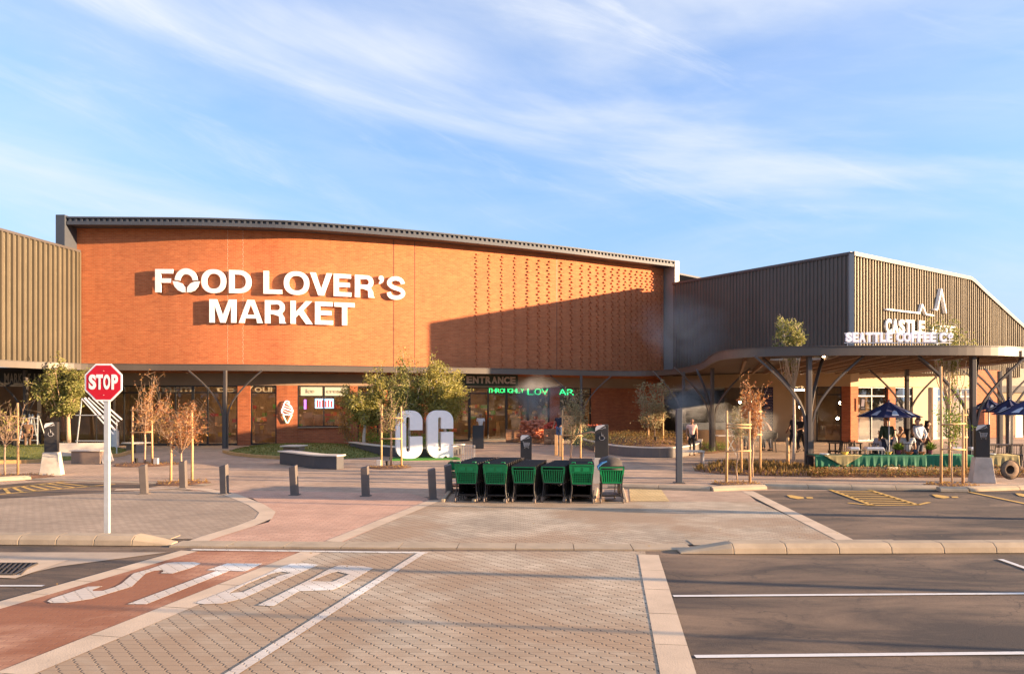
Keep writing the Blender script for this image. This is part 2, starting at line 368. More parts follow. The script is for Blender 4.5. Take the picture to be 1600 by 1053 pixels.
class Path:
    """smooth plan curve through points; length parameter, and lookup by the sight line of a pixel column"""
    def __init__(s, pts, n=14, straight=False):
        P = [np.array(p, float) for p in pts]
        if straight: q = P
        else:
            q = []
            E = [2*P[0]-P[1]]+P+[2*P[-1]-P[-2]]
            for i in range(1, len(E)-2):
                p0, p1, p2, p3 = E[i-1:i+3]
                for k in range(n):
                    t = k/n
                    q.append(.5*((2*p1)+(-p0+p2)*t+(2*p0-5*p1+4*p2-p3)*t*t+(-p0+3*p1-3*p2+p3)*t**3))
            q.append(P[-1])
        s.q = np.array(q); d = np.hypot(*np.diff(s.q, axis=0).T); s.s = np.concatenate([[0], np.cumsum(d)]); s.len = s.s[-1]
    def at(s, u): return np.array([np.interp(u, s.s, s.q[:, 0]), np.interp(u, s.s, s.q[:, 1])])
    def tan(s, u):
        a = s.at(max(u-.05, 0)); b = s.at(min(u+.05, s.len)); d = b-a; return d/np.hypot(*d)
    def nrm(s, u): t = s.tan(u); return np.array([t[1], -t[0]])        # towards the camera when the path runs left to right
    def u_px(s, px):
        k = (px-CX)/FPX; f = s.q[:, 0]-k*s.q[:, 1]
        for i in range(len(f)-1):
            if f[i] == 0 or f[i]*f[i+1] < 0:
                t = f[i]/(f[i]-f[i+1]); return s.s[i]+t*(s.s[i+1]-s.s[i])
        return 0 if abs(f[0]) < abs(f[-1]) else s.len
    def off(s, d, n=None): return [tuple(s.at(u)+s.nrm(u)*d) for u in s.samples()]
    def samples(s, step=.5):
        n = max(2, int(s.len/step)); return np.linspace(0, s.len, n+1)
    def sheet(s, mb, u0, u1, z0, z1, d=0, step=.4):   # upright wall strip with brick UVs
        n = max(1, int((u1-u0)/step)); us = np.linspace(u0, u1, n+1)
        for a, b in zip(us[:-1], us[1:]):
            A = s.at(a)+s.nrm(a)*d; B = s.at(b)+s.nrm(b)*d
            za0, zb0 = (z0(a), z0(b)) if callable(z0) else (z0, z0); za1, zb1 = (z1(a), z1(b)) if callable(z1) else (z1, z1)
            mb.quad((*A, za0), (*B, zb0), (*B, zb1), (*A, za1), uv=((a, za0), (b, zb0), (b, zb1), (a, za1)))
    def block(s, mb, u0, u1, z0, z1, d0, d1, step=.4):  # solid following the curve, between offsets d0 (back) and d1 (front)
        n = max(1, int((u1-u0)/step)); us = np.linspace(u0, u1, n+1); o = len(mb.v)
        for a in us:
            F_ = s.at(a)+s.nrm(a)*d1; B = s.at(a)+s.nrm(a)*d0
            mb.v += [(*F_, z0), (*F_, z1), (*B, z1), (*B, z0)]
        def ad(f, uv=None):
            mb.f.append(f)
            if uv: mb.uv[len(mb.f)-1] = uv
        for i in range(n):
            a = o+i*4; b = a+4; ua, ub = us[i], us[i+1]
            ad((a, b, b+1, a+1), ((ua, z0), (ub, z0), (ub, z1), (ua, z1)))
            ad((a+1, b+1, b+2, a+2), ((ua, z1), (ub, z1), (ub, z1+abs(d1-d0)), (ua, z1+abs(d1-d0))))
            ad((a+2, b+2, b+3, a+3), ((ua, z1), (ub, z1), (ub, z0), (ua, z0)))
            ad((a+3, b+3, b, a), ((ua, z0), (ub, z0), (ub, z0), (ua, z0)))
        w_ = abs(d1-d0)
        ad((o, o+1, o+2, o+3), ((us[0], z0), (us[0], z1), (us[0]-w_, z1), (us[0]-w_, z0)))
        e = o+n*4; ad((e+3, e+2, e+1, e), ((us[-1]+w_, z0), (us[-1]+w_, z1), (us[-1], z1), (us[-1], z0)))
def text_mesh(ch, bold=.0, depth=.5):
    cu = bpy.data.curves.new('t', 'FONT'); cu.body = ch; cu.size = 1; cu.extrude = depth; cu.offset = bold; cu.resolution_u = 6
    o = bpy.data.objects.new('t', cu); COL.objects.link(o)
    bpy.context.view_layer.update()
    me = bpy.data.meshes.new_from_object(o.evaluated_get(bpy.context.evaluated_depsgraph_get()))
    vs = np.array([v.co[:] for v in me.vertices]); fs = [tuple(p.vertices) for p in me.polygons]
    bpy.data.objects.remove(o); bpy.data.meshes.remove(me); return vs, fs
def glyph(mb, ch, A, B, z0, z1, thick, bold=.02):
    """letters stretched between plan points A and B (left, right), heights z0..z1, standing out by thick towards the viewer side"""
    vs, fs = text_mesh(ch, bold)
    mn, mxx = vs.min(0), vs.max(0); t = (vs-mn)/np.maximum(mxx-mn, 1e-6)
    A, B = np.array(A[:2], float), np.array(B[:2], float); d = B-A; n = np.array([d[1], -d[0]])/np.hypot(*d)
    P = [(*(A+d*p[0]+n*thick*p[2]), z0+(z1-z0)*p[1]) for p in t]
    mb.add(P, fs); return mb
# ================================================================== SETTING: ground, roads, kerbs
def flat(name, poly, z, m, thick=None):
    mb = MB(); P = [(p[0], p[1]) for p in poly]
    if thick: mb.prism(P, z-thick, z)
    else:
        tr = tessellate_polygon([[Vector((p[0], p[1], 0)) for p in P]])
        fs = []
        for a, b, c in tr:
            cr = (P[b][0]-P[a][0])*(P[c][1]-P[a][1])-(P[b][1]-P[a][1])*(P[c][0]-P[a][0])
            fs.append((a, b, c) if cr > 0 else (a, c, b))
        mb.add([(*p, z) for p in P], fs)
    return struct(mb.build(name, m))
earth = mat('dry_earth', (.30, .22, .15), .95, var=.25, scale=.05, bump=.3)
flat('ground', [(-3000, -3000), (3000, -3000), (3000, 3000), (-3000, 3000)], -.03, earth)
gp = lambda *l: [G(*p) for p in l]
flat('car_park', [(-60, -60), (60, -60), (60, 23.5), (-60, 23.5)], -.008, asphalt)
flat('plaza', [(-45, 21.2), G(230, 766), G(300, 762), G(640, 776), G(1180, 766), (45, 21.9), (45, 60), (-45, 60)], -.003, pav_far)
# foreground paved road, narrowing away
def ext(a, b, t): return b+(b-a)*t          # continue a line beyond b
a0, a1 = G(1007, 866), G(1050, 1053); b0, b1 = G(492, 862), G(42, 1052)
road = [G(492, 860.5), G(1008, 860.5), ext(a0, a1, 1.2), ext(b0, b1, 1.2)]
flat('paved_road', road, .001, pav_grey)
c0, c1_ = G(270, 866), G(0, 942); d0, d1_ = G(476, 863), G(10, 1050)
flat('red_lane', [G(285, 860.5), G(482, 860.5), ext(d0, d1_, .8), ext(c0, c1_, 1.6)], .002, pav_red)
def strip(name, pts, w, z, m, th=None):
    P = [Vector(p) for p in pts]; Lf, Rt = [], []
    for i, p in enumerate(P):
        d = (P[min(i+1, len(P)-1)]-P[max(i-1, 0)]); d.z = 0; d.normalize(); n = Vector((-d.y, d.x, 0))
        Lf.append(p+n*w/2); Rt.append(p-n*w/2)
    mb = MB()
    if th:
        mb.prism([(p.x, p.y) for p in Lf+Rt[::-1]], z-th, z)
        return struct(mb.build(name, m))
    u = 0
    for i in range(len(P)-1):
        mb.quad((Lf[i].x, Lf[i].y, z), (Rt[i].x, Rt[i].y, z), (Rt[i+1].x, Rt[i+1].y, z), (Lf[i+1].x, Lf[i+1].y, z))
    mb.f = [f[::-1] if ((Vector(mb.v[f[1]])-Vector(mb.v[f[0]])).cross(Vector(mb.v[f[2]])-Vector(mb.v[f[1]]))).z < 0 else f for f in mb.f]
    return struct(mb.build(name, m))
def slabs(name, a, b, w, z, n, m=None, gap=.012, h=.06):      # row of cast edging blocks with open joints
    a, b = Vector(a), Vector(b); d = (b-a)/n; mb = MB(); rng = random.Random(n)
    for i in range(n):
        p, q = a+d*i, a+d*(i+1); u = d.normalized()*gap/2
        c = (p+q)/2; c.z = z-h/2+rng.uniform(-.0007, .0007)
        if z < .012:                                  # flush blocks: a thin sheet each, the road laid level with them
            e = d.normalized()*((q-p).length-gap)/2; nv = Vector((-d.y, d.x, 0)).normalized()*w/2; m_ = (p+q)/2; m_.z = z+rng.uniform(-.0007, .0007)
            mb.quad(m_-e-nv, m_+e-nv, m_+e+nv, m_-e+nv)
        else: mb.box(c, ((q-p).length-gap, w, h), rz=math.atan2(d.y, d.x))
    return struct(mb.build(name, m or edging))
l0, l1 = G(1013, 866), ext(G(1013, 866), G(1060, 1053), .9); slabs('edging_strip', l0, l1, .315, .0055, 9)
l0, l1 = G(487, 862), ext(G(487, 862), G(20, 1053), .8); slabs('edging_strip', l0, l1, .36, .0055, 9)
l0, l1 = G(296, 860), ext(G(296, 860), G(0, 945), .9); slabs('edging_strip', l0, l1, .30, .0055, 9)
# flush kerb across the road and the raised kerbs either side
slabs('flush_kerb', G(275, 849.5), G(1078, 855.2), .50, .018, 9, concrete)
def kerb_run(name, A, B, n, w=.36, h=.15, nose_a=False, nose_b=False):
    A, B = Vector(A), Vector(B); d = B-A; Ln = d.length; rz = math.atan2(d.y, d.x); mb = MB()
    for i in range(n):
        x0, x1 = Ln*i/n+.003, Ln*(i+1)/n-.003; hl = h if not (nose_a and i == 0) else .03; hr = h if not (nose_b and i == n-1) else .03
        # cross section: battered face towards the camera
        sec = [(-w/2, 0), (-w/2+.02, .6), (-w/2+.11, 1.0), (w/2, 1.0), (w/2, 0)]
        vs = []
        for x, hh in ((x0, hl), (x1, hr)):
            for y, zz in sec:
                wv = 1 if hh == h else .7
                q = Vector((x, y*wv, zz*hh)); q = Matrix.Rotation(rz, 3, 'Z') @ q; vs.append((A.x+q.x, A.y+q.y, q.z))
        fs = [(k, k+5, (k+1) % 5+5, (k+1) % 5) for k in range(5)]+[(0, 1, 2, 3, 4), (9, 8, 7, 6, 5)]
        mb.add(vs, fs)
    return struct(mb.build(name, concrete, bevel=.012))
kerb_run('kerb', G(1060, 862), ext(G(1060, 862), G(1600, 860), .35), 9, nose_a=True)
kerb_run('kerb', ext(G(273, 849.5), G(0, 847.5), .5), G(273, 849.5), 7, nose_b=True)
# strip of flush concrete in front of the right kerb, behind the kerb
slabs('flush_kerb', G(1078, 847.5), ext(G(1078, 847.5), G(1330, 847), .3), .50, .010, 5, concrete)
slabs('flush_kerb', ext(G(275, 839), G(0, 837), .4), G(275, 839), .36, .014, 7, concrete)
# left island
isl = gp((-260, 838), (-260, 785), (0, 779), (180, 768), (270, 764), (330, 768), (375, 780), (416, 800), (405, 814), (358, 831), (306, 842))
flat('island', [(p.x, p.y) for p in isl], .006, pav_isl)
strip('edging_curve', gp((180, 765), (270, 762.5), (318, 764), (360, 772), (400, 788), (418, 800), (412, 810), (382, 822), (330, 838), (310, 845)), .34, .0095, edging)
# pink crossing and centre bay
flat('crossing', gp((290, 764), (640, 770), (684, 782), (545, 846), (300, 846), (420, 815), (430, 800), (395, 778)), .003, pav_pink)
flat('centre_bay', gp((682, 782), (1181, 782), (1332, 851), (533, 848)), .004, pav_grey)
flat('trolley_bay', gp((676, 784), (672, 757), (975, 757), (1160, 764), (1182, 783)), .006, pav_far)
flat('tactile_strip', gp((985, 783), (983, 764), (1033, 764), (1046, 783)), .012, pav_yel)
slabs('edging_strip', G(678, 782), G(520, 846), .30, .0075, 5)
slabs('edging_strip', G(1168, 767), G(1336, 851), .30, .0075, 6)
# kerbs at the far side of the right car park
kerb_run('kerb', G(950, 762), G(1110, 766), 2, .3, .12)
kerb_run('kerb', G(1110, 766.5), G(1194, 763), 1, .3, .12)
kerb_run('kerb', G(1194, 762), G(1466, 765), 4, .3, .12)
kerb_run('kerb', G(1466, 767), G(1510, 767.5), 1, .3, .12)
kerb_run('kerb', G(1510, 767), G(1800, 757), 4, .3, .12)
kerb_run('kerb', G(-120, 757), G(48, 748), 3, .3, .12)
slabs('flush_kerb', G(48, 748), G(330, 757), .45, .01, 5, concrete)
# --- paint
def paint(name, polys, z, m):
    mb = MB()
    for P in polys:
        P = [(p[0], p[1]) for p in P]
        tr = tessellate_polygon([[Vector((*p, 0)) for p in P]])
        fs = []
        for a, b, c in tr:
            cr = (P[b][0]-P[a][0])*(P[c][1]-P[a][1])-(P[b][1]-P[a][1])*(P[c][0]-P[a][0]); fs.append((a, b, c) if cr > 0 else (a, c, b))
        mb.add([(*p, z) for p in P], fs)
    return struct(mb.build(name, m))
def bandpoly(a, b, w):
    a, b = Vector(a), Vector(b); d = (b-a).normalized(); n = Vector((-d.y, d.x, 0))*w/2; return [a+n, a-n, b-n, b+n]
paint('road_marking', [bandpoly(G(1052, 930.5), ext(G(1052, 930.5), G(1600, 926.5), .4), .085)], .004, apaint)
paint('road_marking', [bandpoly(G(1086, 1025), ext(G(1086, 1025), G(1600, 1019.5), .4), .085)], .004, apaint)
paint('road_marking', [bandpoly(G(1563, 873), ext(G(1563, 873), G(1600, 886), .8), .085)], .004, apaint)
paint('road_marking', [bandpoly(ext(G(68, 914.5), G(0, 914.5), .8), G(68, 914.5), .075)], .004, apaint)
paint('road_marking', [bandpoly(G(660, 863), ext(G(660, 863), G(362, 1053), .5), .125)], .0085, wpaint)
paint('road_marking', [bandpoly(G(300, 858.5), G(668, 863.5), .11)], .009, wpaint)
zz = lambda pts, ox, oy, s: [G(ox+x/s, oy+y/s) for x, y in pts]
S_ = zz([(180,478),(215,455),(520,355),(640,352),(560,380),(560,392),(640,390),(740,360),(800,330),(900,245),(1030,208),(1170,160),(1250,150),(1400,150),(1460,162),(1390,195),(1225,245),(1125,243),(1150,228),(1140,216),(1070,222),(1000,245),(885,355),(700,410),(560,455),(340,490),(210,492)], 40, 850, 5.333)
T_ = [zz([(175,163),(300,120),(520,122),(415,170)], 280, 850, 4), [G(338, 892), G(357, 892.5), G(229, 944), G(199, 944)]]
O1 = zz([(95,368),(155,376),(270,372),(400,340),(700,205),(870,130),(800,120),(700,122),(620,150),(560,180),(300,290)], 280, 850, 4)
Oh = zz([(310,308),(400,300),(620,200),(700,180),(640,172),(580,185),(430,245)], 280, 850, 4)
P1 = zz([(490,383),(590,388),(750,295),(960,288),(1060,240),(1215,150),(1150,138),(1000,132),(930,160),(820,220)], 280, 850, 4)
Ph = zz([(820,232),(960,235),(1060,190),(990,172),(940,185)], 280, 850, 4)
mbp = MB()
def addp(P, holes=()):
    mbp.prism([(p.x, p.y) for p in P], .0085, .0095, holes=[[(q.x, q.y) for q in h] for h in holes])
addp(S_); [addp(t) for t in T_]; addp(O1, [Oh]); addp(P1, [Ph])
struct(mbp.build('stop_marking', wpaint))
# yellow bays on the right and left
Yl = []
Yl += [bandpoly(G(1296, 764), G(1364, 789), .12), bandpoly(G(1356, 764), G(1434, 788), .12), bandpoly(G(1364, 789), G(1434, 788), .1)]
for i in range(1, 9):
    t = i/9; Yl.append(bandpoly(G(1296+68*t, 764+25*t), G(1356+78*t, 764+24*t), .10))
Yl += [bandpoly(G(1510, 767), G(1620, 790), .12), bandpoly(G(1165, 768), G(1214, 789), .12), bandpoly(G(1434, 788), G(1452, 784), .1), bandpoly(G(1325, 785), G(1364, 789), .1)]
def chair_mark(px, py):        # the wheelchair marks: squat shapes seen edge on
    return [gp((px-14, py-3), (px-6, py-3), (px+12, py), (px+14, py+2), (px+4, py+3), (px-8, py+1)), gp((px+16, py), (px+26, py), (px+28, py+2), (px+18, py+2))]
for q in ((1243, 776), (1470, 775), (1600, 773)): Yl += chair_mark(*q)
paint('yellow_marking', Yl, .004, ypaint)
Yl = [bandpoly(G(-60, 770), G(100, 752), .12), bandpoly(G(-60, 777), G(180, 756), .12)]
for i in range(12):
    t = i/12; Yl.append(bandpoly(G(-60+160*t, 770-18*t), G(-90+250*t, 779-21*t), .09))
paint('yellow_marking', Yl, .008, ypaint)
flat('side_road', gp((-400, 800), (-400, 762), (0, 757), (60, 752), (260, 757), (150, 772), (0, 787)), .004, asphalt)
dr = MB()
for i in range(9): dr.bar(G(-12+i*8-2, 881) + Vector((0,0,.01)), G(-36+i*8.5, 898) + Vector((0,0,.01)), .02, .03)
dr.bar(G(-20, 881)+Vector((0,0,.012)), G(58, 881)+Vector((0,0,.012)), .03, .03); dr.bar(G(-60, 898)+Vector((0,0,.012)), G(22, 898)+Vector((0,0,.012)), .03, .03)
dr.bar(G(58, 881)+Vector((0,0,.012)), G(22, 898)+Vector((0,0,.012)), .03, .03); dr.bar(G(-40, 889)+Vector((0,0,.012)), G(40, 889)+Vector((0,0,.012)), .02, .03)
tag(dr.build('drain_grate', mat('cast_iron', (.06, .05, .045), .6)), 'black iron drain grate set in the road at the left edge', 'drain grate')
flat('gutter_apron', gp((-260, 900), (-260, 862), (262, 862), (92, 884), (22, 900)), .001, mat('worn_concrete', (.42, .32, .23), .9, var=.2, scale=1.2, bump=.3))
flat('drain_apron', gp((-40, 901), (-40, 876), (108, 874), (24, 903)), .005, edging)
flat('drain_pit', gp((-40, 897), (-20, 881.5), (56, 881.5), (21, 897)), .009, mat('pit_black', (.01, .009, .008), .9))
# ================================================================== BUILDINGS
W = Path([(-22.9, 42.1), (-16.9, 42.3), (-13.7, 42.7), (-11.06, 43.25), (-5.8, 45.3), (-0.76, 47.9), (3.2, 50.2), (5.9, 52.0), (10.4, 54.9)])   # the market's long curved front
ZT = 11.47; ZH = 3.2; ZS = 4.0
wu = W.u_px
mk = empty('market_building', (-6, 46, 0), 'large market hall with curved orange brick front above a charcoal canopy', 'building')
mb = MB()
W.block(mb, 0, W.len, ZS-.15, ZT, -.35, 0, .4)
# projecting header bricks in columns that crowd together to the right
cols = [745, 765, 785, 805, 825, 842, 858, 877, 893, 909, 922, 934, 945, 957, 967, 977, 986, 995, 1003, 1011, 1018, 1026, 1033]
for ci, px in enumerate(cols):
    u = wu(px); nrow = int((ZT-.2-4.3)/.19)
    for r in range(nrow):
        z = 4.35+r*.19; du = .06*(1 if r % 2 else -1) if ci > 4 else (.035 if r % 2 else -.035); uu = u+du
        c = W.at(uu)+W.nrm(uu)*.03; t = W.tan(uu)
        o = len(mb.f); mb.box((c[0], c[1], z), (.13, .13 if ci > 3 else .07, .09), rz=math.atan2(t[1], t[0]))
        for k in range(o, len(mb.f)): mb.uv[k] = ((uu, z), (uu+.1, z), (uu+.1, z+.05), (uu, z+.05))
ow = mb.build('brick_wall', brick, mk, world=True)
for px, w_ in ((615, .03), (648, .03), (870, .03)):
    jm = MB(); u = wu(px); W.block(jm, u-w_/2, u+w_/2, ZS, ZT-.05, -.01, .004); jm.build('movement_joint', black, mk, world=True)
for px in (356, 380):
    jm = MB(); u = wu(px)
    for k in range(60):
        z = ZS+.1+k*.123; W.block(jm, u-.012-.02*(k % 2), u+.012-.02*(k % 2), z, z+.09, -.01, .003)
    jm.build('pale_joint', mat('pale_mortar', (.62, .42, .28), .9), mk, world=True)
# roof edge: ribbed gutter over a dark soffit
gm = MB(); W.block(gm, -0.0, W.len, 11.44, 11.52, -.3, .95); W.block(gm, 0, W.len, 11.42, 11.60, .95, 1.03); W.block(gm, 0, W.len, 11.75, 11.83, -.3, 1.06)
W.block(gm, 0, W.len, 11.52, 11.76, .6, .93)
u = .1
while u < W.len-.1:
    W.block(gm, u, u+.11, 11.585, 11.765, .9, 1.01, 1); u += .29
gm.build('gutter', gutter, mk, world=True)
fm = MB()
Yf = 41.0
fm.box((-23.13, 42.0, 6.0+5.9/2), (.46, 2.1, 5.9)); fm.build('end_fin', gutter, mk, world=True)
pl_ = W.at(W.len); tt = W.tan(W.len); nn = W.nrm(W.len)
fm = MB(); c = pl_+tt*.25+nn*.1; fm.box((c[0], c[1], 7.98), (.40, 1.9, 7.70), rz=math.atan2(tt[1], tt[0])); fm.build('end_fin', zinc, mk, world=True)
rm = MB(); n_ = 40; us = np.linspace(0, W.len, n_)
poly = [tuple(W.at(a)+W.nrm(a)*-.2) for a in us]+[(30, 75), (-23, 75)]
rm.prism(poly, 11.3, 11.42); rm.build('roof', gutter, mk, world=True)
# lower front: header band, brick piers, shopfronts
hb = MB(); W.block(hb, 0, wu(1010), ZH, ZS-.16, -.3, -.06); hb.build('header_band', header, mk, world=True)
LW = lambda mb, a, b, z0, z1, d0=-.3, d1=-.03: W.block(mb, wu(a), wu(b), z0, z1, d0, d1)
for a, b in ((371, 391), (432, 465), (547, 559), (592, 606), (640, 662), (860, 875), (925, 1048)):
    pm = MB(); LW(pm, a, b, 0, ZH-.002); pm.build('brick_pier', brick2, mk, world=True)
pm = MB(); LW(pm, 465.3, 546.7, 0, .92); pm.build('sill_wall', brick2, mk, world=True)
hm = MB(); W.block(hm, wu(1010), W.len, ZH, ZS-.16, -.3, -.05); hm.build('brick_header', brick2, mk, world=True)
# shopfront frames and panes
def shopfront(path, u0, u1, z0, z1, bays, trans=None, parent=None, gl=glass, fw=.07, d=-.12, name='window', fm_=None):
    f = MB()
    path.block(f, u0, u1, z0, z0+fw*1.3, d-.08, d); path.block(f, u0, u1, z1-fw, z1, d-.08, d)
    us = [u0+(u1-u0)*k/bays for k in range(bays+1)]
    for k, uu in enumerate(us):
        a = uu if k == 0 else (uu-fw if k == bays else uu-fw/2)
        path.block(f, a, a+fw, z0+fw*1.3, z1-fw, d-.085, d+.005)
    if trans:
        for k in range(bays): path.block(f, us[k]+fw*.5, us[k+1]-fw*.5, trans, trans+fw, d-.075, d-.005)
    fo = f.build(name, fm_ or black, parent, world=True)
    g = MB(); path.sheet(g, u0, u1, z0+.05, z1-.05, d-.04, 1.0)
    po = g.build('pane', gl, fo, world=False)
    l = parent.location
    for v in po.data.vertices: v.co.x -= l.x; v.co.y -= l.y; v.co.z -= l.z
    return fo
shopfront(W, wu(165), wu(300), 0.02, ZH-.005, 5, 2.78, mk)
shopfront(W, wu(300), wu(371), 0.02, ZH-.005, 3, 2.78, mk)
shopfront(W, wu(391), wu(432), 0.02, ZH-.005, 1, 2.78, mk)
shopfront(W, wu(465), wu(547), .93, ZH-.005, 2, 2.60, mk)
shopfront(W, wu(559), wu(592), 0.02, ZH-.005, 1, 2.78, mk)
shopfront(W, wu(606), wu(640), 0.02, ZH-.005, 1, 2.78, mk)
shopfront(W, wu(662), wu(735), 0.02, ZH-.005, 2, 2.78, mk)
shopfront(W, wu(735), wu(793), 0.02, ZH-.005, 2, 2.78, mk, name='door')
shopfront(W, wu(793), wu(860), 0.02, ZH-.005, 2, 2.78, mk)
shopfront(W, wu(875), wu(925), 0.02, ZH-.005, 2, 2.78, mk)
mb = MB(); LW(mb, 465, 547, .92, .96, -.3, .12); mb.build('counter_sill', concrete, mk, world=True)
# the shop interior: floor, back wall, ceiling, warm lit goods
im = MB(); 
for d_, z0_, z1_ in ((-9, 0, 3.9),): W.block(im, 0, W.len, z0_, z1_, d_-.2, d_)
im.box((-27.5, 51.3, 2.0), (10, .2, 4.0)); im.build('interior_wall', dark, mk, world=True)
im = MB(); W.block(im, 0, W.len, 0.0, .012, -9, -.02); im.build('interior_floor', mat('shop_floor', (.20, .13, .085), .5), mk, world=True)
im = MB(); W.block(im, 0, W.len, ZS-.15, ZS-.1, -9, -.31); im.build('interior_ceiling', dark, mk, world=True)
rng = random.Random(5)
for px in range(175, 1000, 19):
    for row, dd in enumerate((-3.2, -5.5)):
        if 735 < px < 790 or rng.random() < .3: continue
        shelf = MB(); u = wu(px+row*8); h = rng.uniform(.8, 1.9); W.block(shelf, u, u+.62, 0.013, h, dd-.5, dd, 1)
        shelf.build('shelving', mat('brown_shelving', (.30, .17, .09), .8, var=.5, scale=.9), mk, world=True)
goods_cols = [(.55, .12, .04), (.5, .30, .05), (.12, .25, .06), (.55, .40, .25), (.35, .05, .05)]
for gi, gc in enumerate(goods_cols):
    gmb = MB()
    for k in range(46):
        px = rng.uniform(175, 925); u = wu(px); dd = rng.choice((-3.15, -5.4)); z = rng.choice((.35, .75, 1.15, 1.5, 1.9))
        W.block(gmb, u, u+rng.uniform(.15, .5), z, z+rng.uniform(.1, .26), dd, dd+.12, 1)
    gmb.build('shelved_goods', mat('goods_colour_%d' % gi, gc, .7, var=.4, scale=3), mk, world=True)['kind'] = 'stuff'
for k in range(26):                                    # ceiling lamps of the shop, lit
    px = 190+k*29; u = min(wu(px), W.len); dd = -2.0-2.2*(k % 3); p = W.at(u)+W.nrm(u)*dd
    mb = MB(); mb.box((p[0], p[1], ZS-.2-.45*(k % 2)), (.55, .10, .04)); mb.build('ceiling_lamp', mat('lamp_glow', (.9, .8, .6), emit=(1, .78, .5), es=32), mk, world=True)
scr = MB(); LW(scr, 499, 531, 1.95, 2.5, -2.5, -2.45); scr.build('menu_screen', mat('screen_blue', (.1, .2, .5), .3, emit=(.30, .55, 1.0), es=1.1), mk, world=True)
scr = MB(); LW(scr, 479, 484, 1.9, 2.45, -2.5, -2.45); scr.build('menu_screen', mat('screen_violet', (.3, .1, .5), .3, emit=(.5, .2, .9), es=.9), mk, world=True)
scr = MB()
for k, px in enumerate((502, 506, 511, 516, 521, 526)): LW(scr, px, px+2.6, 2.0, 2.42-.05*(k % 2), -2.44, -2.42)
scr.build('menu_picture', mat('menu_fruit', (.5, .1, .05), .4, emit=(.7, .12, .05), es=.5), mk, world=True)
for a, b in ((470, 504), (508, 545)):
    mb = MB(); LW(mb, a, b, 2.66, 3.12, -.15, -.10); mb.build('sign_panel', mat('cream_panel', (.50, .49, .40), .6, var=.04), mk, world=True)
lets = MB()
def wall_text(mb, path, s, px0, px1, z0, z1, d=0.0, th=.04, bold=.02, gap=.12):
    """text spread along a curved wall"""
    ws = {'I': .4, 'i': .35, 'l': .35, "'": .35, 'M': 1.3, 'W': 1.4, 'm': 1.45, ' ': .6, 'r': .75, 't': .7, 'f': .7}
    tot = sum(ws.get(c, 1) for c in s); u0, u1 = path.u_px(px0), path.u_px(px1); u = u0
    for c in s:
        wd = ws.get(c, 1)/tot*(u1-u0)
        if c != ' ':
            a, b = u+wd*gap/2, u+wd*(1-gap/2); A = path.at(a)+path.nrm(a)*d; B = path.at(b)+path.nrm(b)*d
            low = c in 'acemnorsuvwxz'; hh = .72 if low else 1
            glyph(mb, c, A, B, z0, z0+(z1-z0)*hh, th, bold)
        u += wd
wall_text(lets, W, 'ice', 479, 492, 2.80, 3.02, -.09, .02); wall_text(lets, W, 'cream', 511, 541, 2.80, 3.02, -.09, .02)
lets.build('lettering', mat('grey_letters', (.36, .33, .25), .6), mk, world=True)
lets = MB(); wall_text(lets, W, 'harm', 243, 299, 2.86, 3.2, -.11, .01, 0); wall_text(lets, W, 'to', 335, 369, 2.86, 3.1, -.11, .01, 0); wall_text(lets, W, 'your', 384, 431, 2.85, 3.2, -.11, .01, 0)
lets.build('window_lettering', mat('tan_letters', (.42, .33, .2), .6), mk, world=True)

# ---- left building with ribbed cladding
def ribs(name, path, zb, zt, m, parent, step=.26, dep=.07, frac=.42, d=0.0, seed=1, u0=0, u1=None):
    rng = random.Random(seed); mb = MB(); u = u0; u1 = u1 or path.len
    ft = zt if callable(zt) else (lambda x: zt)
    pts = []
    while u < u1-step:
        jf = frac+rng.uniform(-.03, .03); dd = dep*rng.uniform(.9, 1.1); s = rng.uniform(.98, 1.02)*step
        pts += [(u, 0), (u+s*(1-jf), 0), (u+s*(1-jf)+.03, dd), (u+s-.03, dd)]; u += s
    pts.append((u1, 0))
    for (ua, da), (ub, db) in zip(pts[:-1], pts[1:]):
        A = path.at(ua)+path.nrm(ua)*(d+da); B = path.at(ub)+path.nrm(ub)*(d+db)
        mb.quad((*A, zb), (*B, zb), (*B, ft(ub)), (*A, ft(ua)))
    return mb.build(name, m, parent, world=True)
LP = Path([(-26.5, 20), (-24.4, 29.5), (-23.45, 36.6), (-22.72, 42.0)], straight=True)
lb = empty('clad_building', (-26, 36, 0), 'low building clad in bronze ribbed sheeting at the left edge', 'building')
zl = 10.15
ribs('cladding', LP, 4.0, zl, clad, lb, step=.34, dep=.10, frac=.45, seed=3)
mb = MB(); LP.block(mb, 0, LP.len, zl, zl+.12, -.3, .10); mb.build('roof_edge', gutter if False else steel, lb, world=True)
mb = MB(); LP.block(mb, LP.len-.12, LP.len+.0, 4.0, zl, -.1, .12); mb.build('corner_flashing', clad, lb, world=True)
mb = MB(); mb.prism([(-23.6, 36), (-23.0, 42), (-23.2, 50), (-45, 50), (-45, 20), (-27, 20)], zl-.3, zl-.05); mb.build('roof', gutter, lb, world=True)
# its shopfront under the canopy
L2 = Path([(-29.0, 38.0), (-23.6, 41.2), (-20.9, 42.15)], straight=True)
mb = MB(); L2.block(mb, 0, L2.len, 3.1, 4.05, -.3, 0); L2.block(mb, 0, .4, 0, 3.1, -.3, 0); L2.block(mb, L2.u_px(58), L2.u_px(62), 0, 3.1, -.3, 0); mb.build('shopfront_wall', black, lb, world=True)
shopfront(L2, L2.u_px(62), L2.len-.05, .02, 3.09, 4, 2.75, lb)
mb = MB(); L2.block(mb, 0, L2.len, 0, 3.9, -6.2, -6); mb.build('interior_wall', dark, lb, world=True)

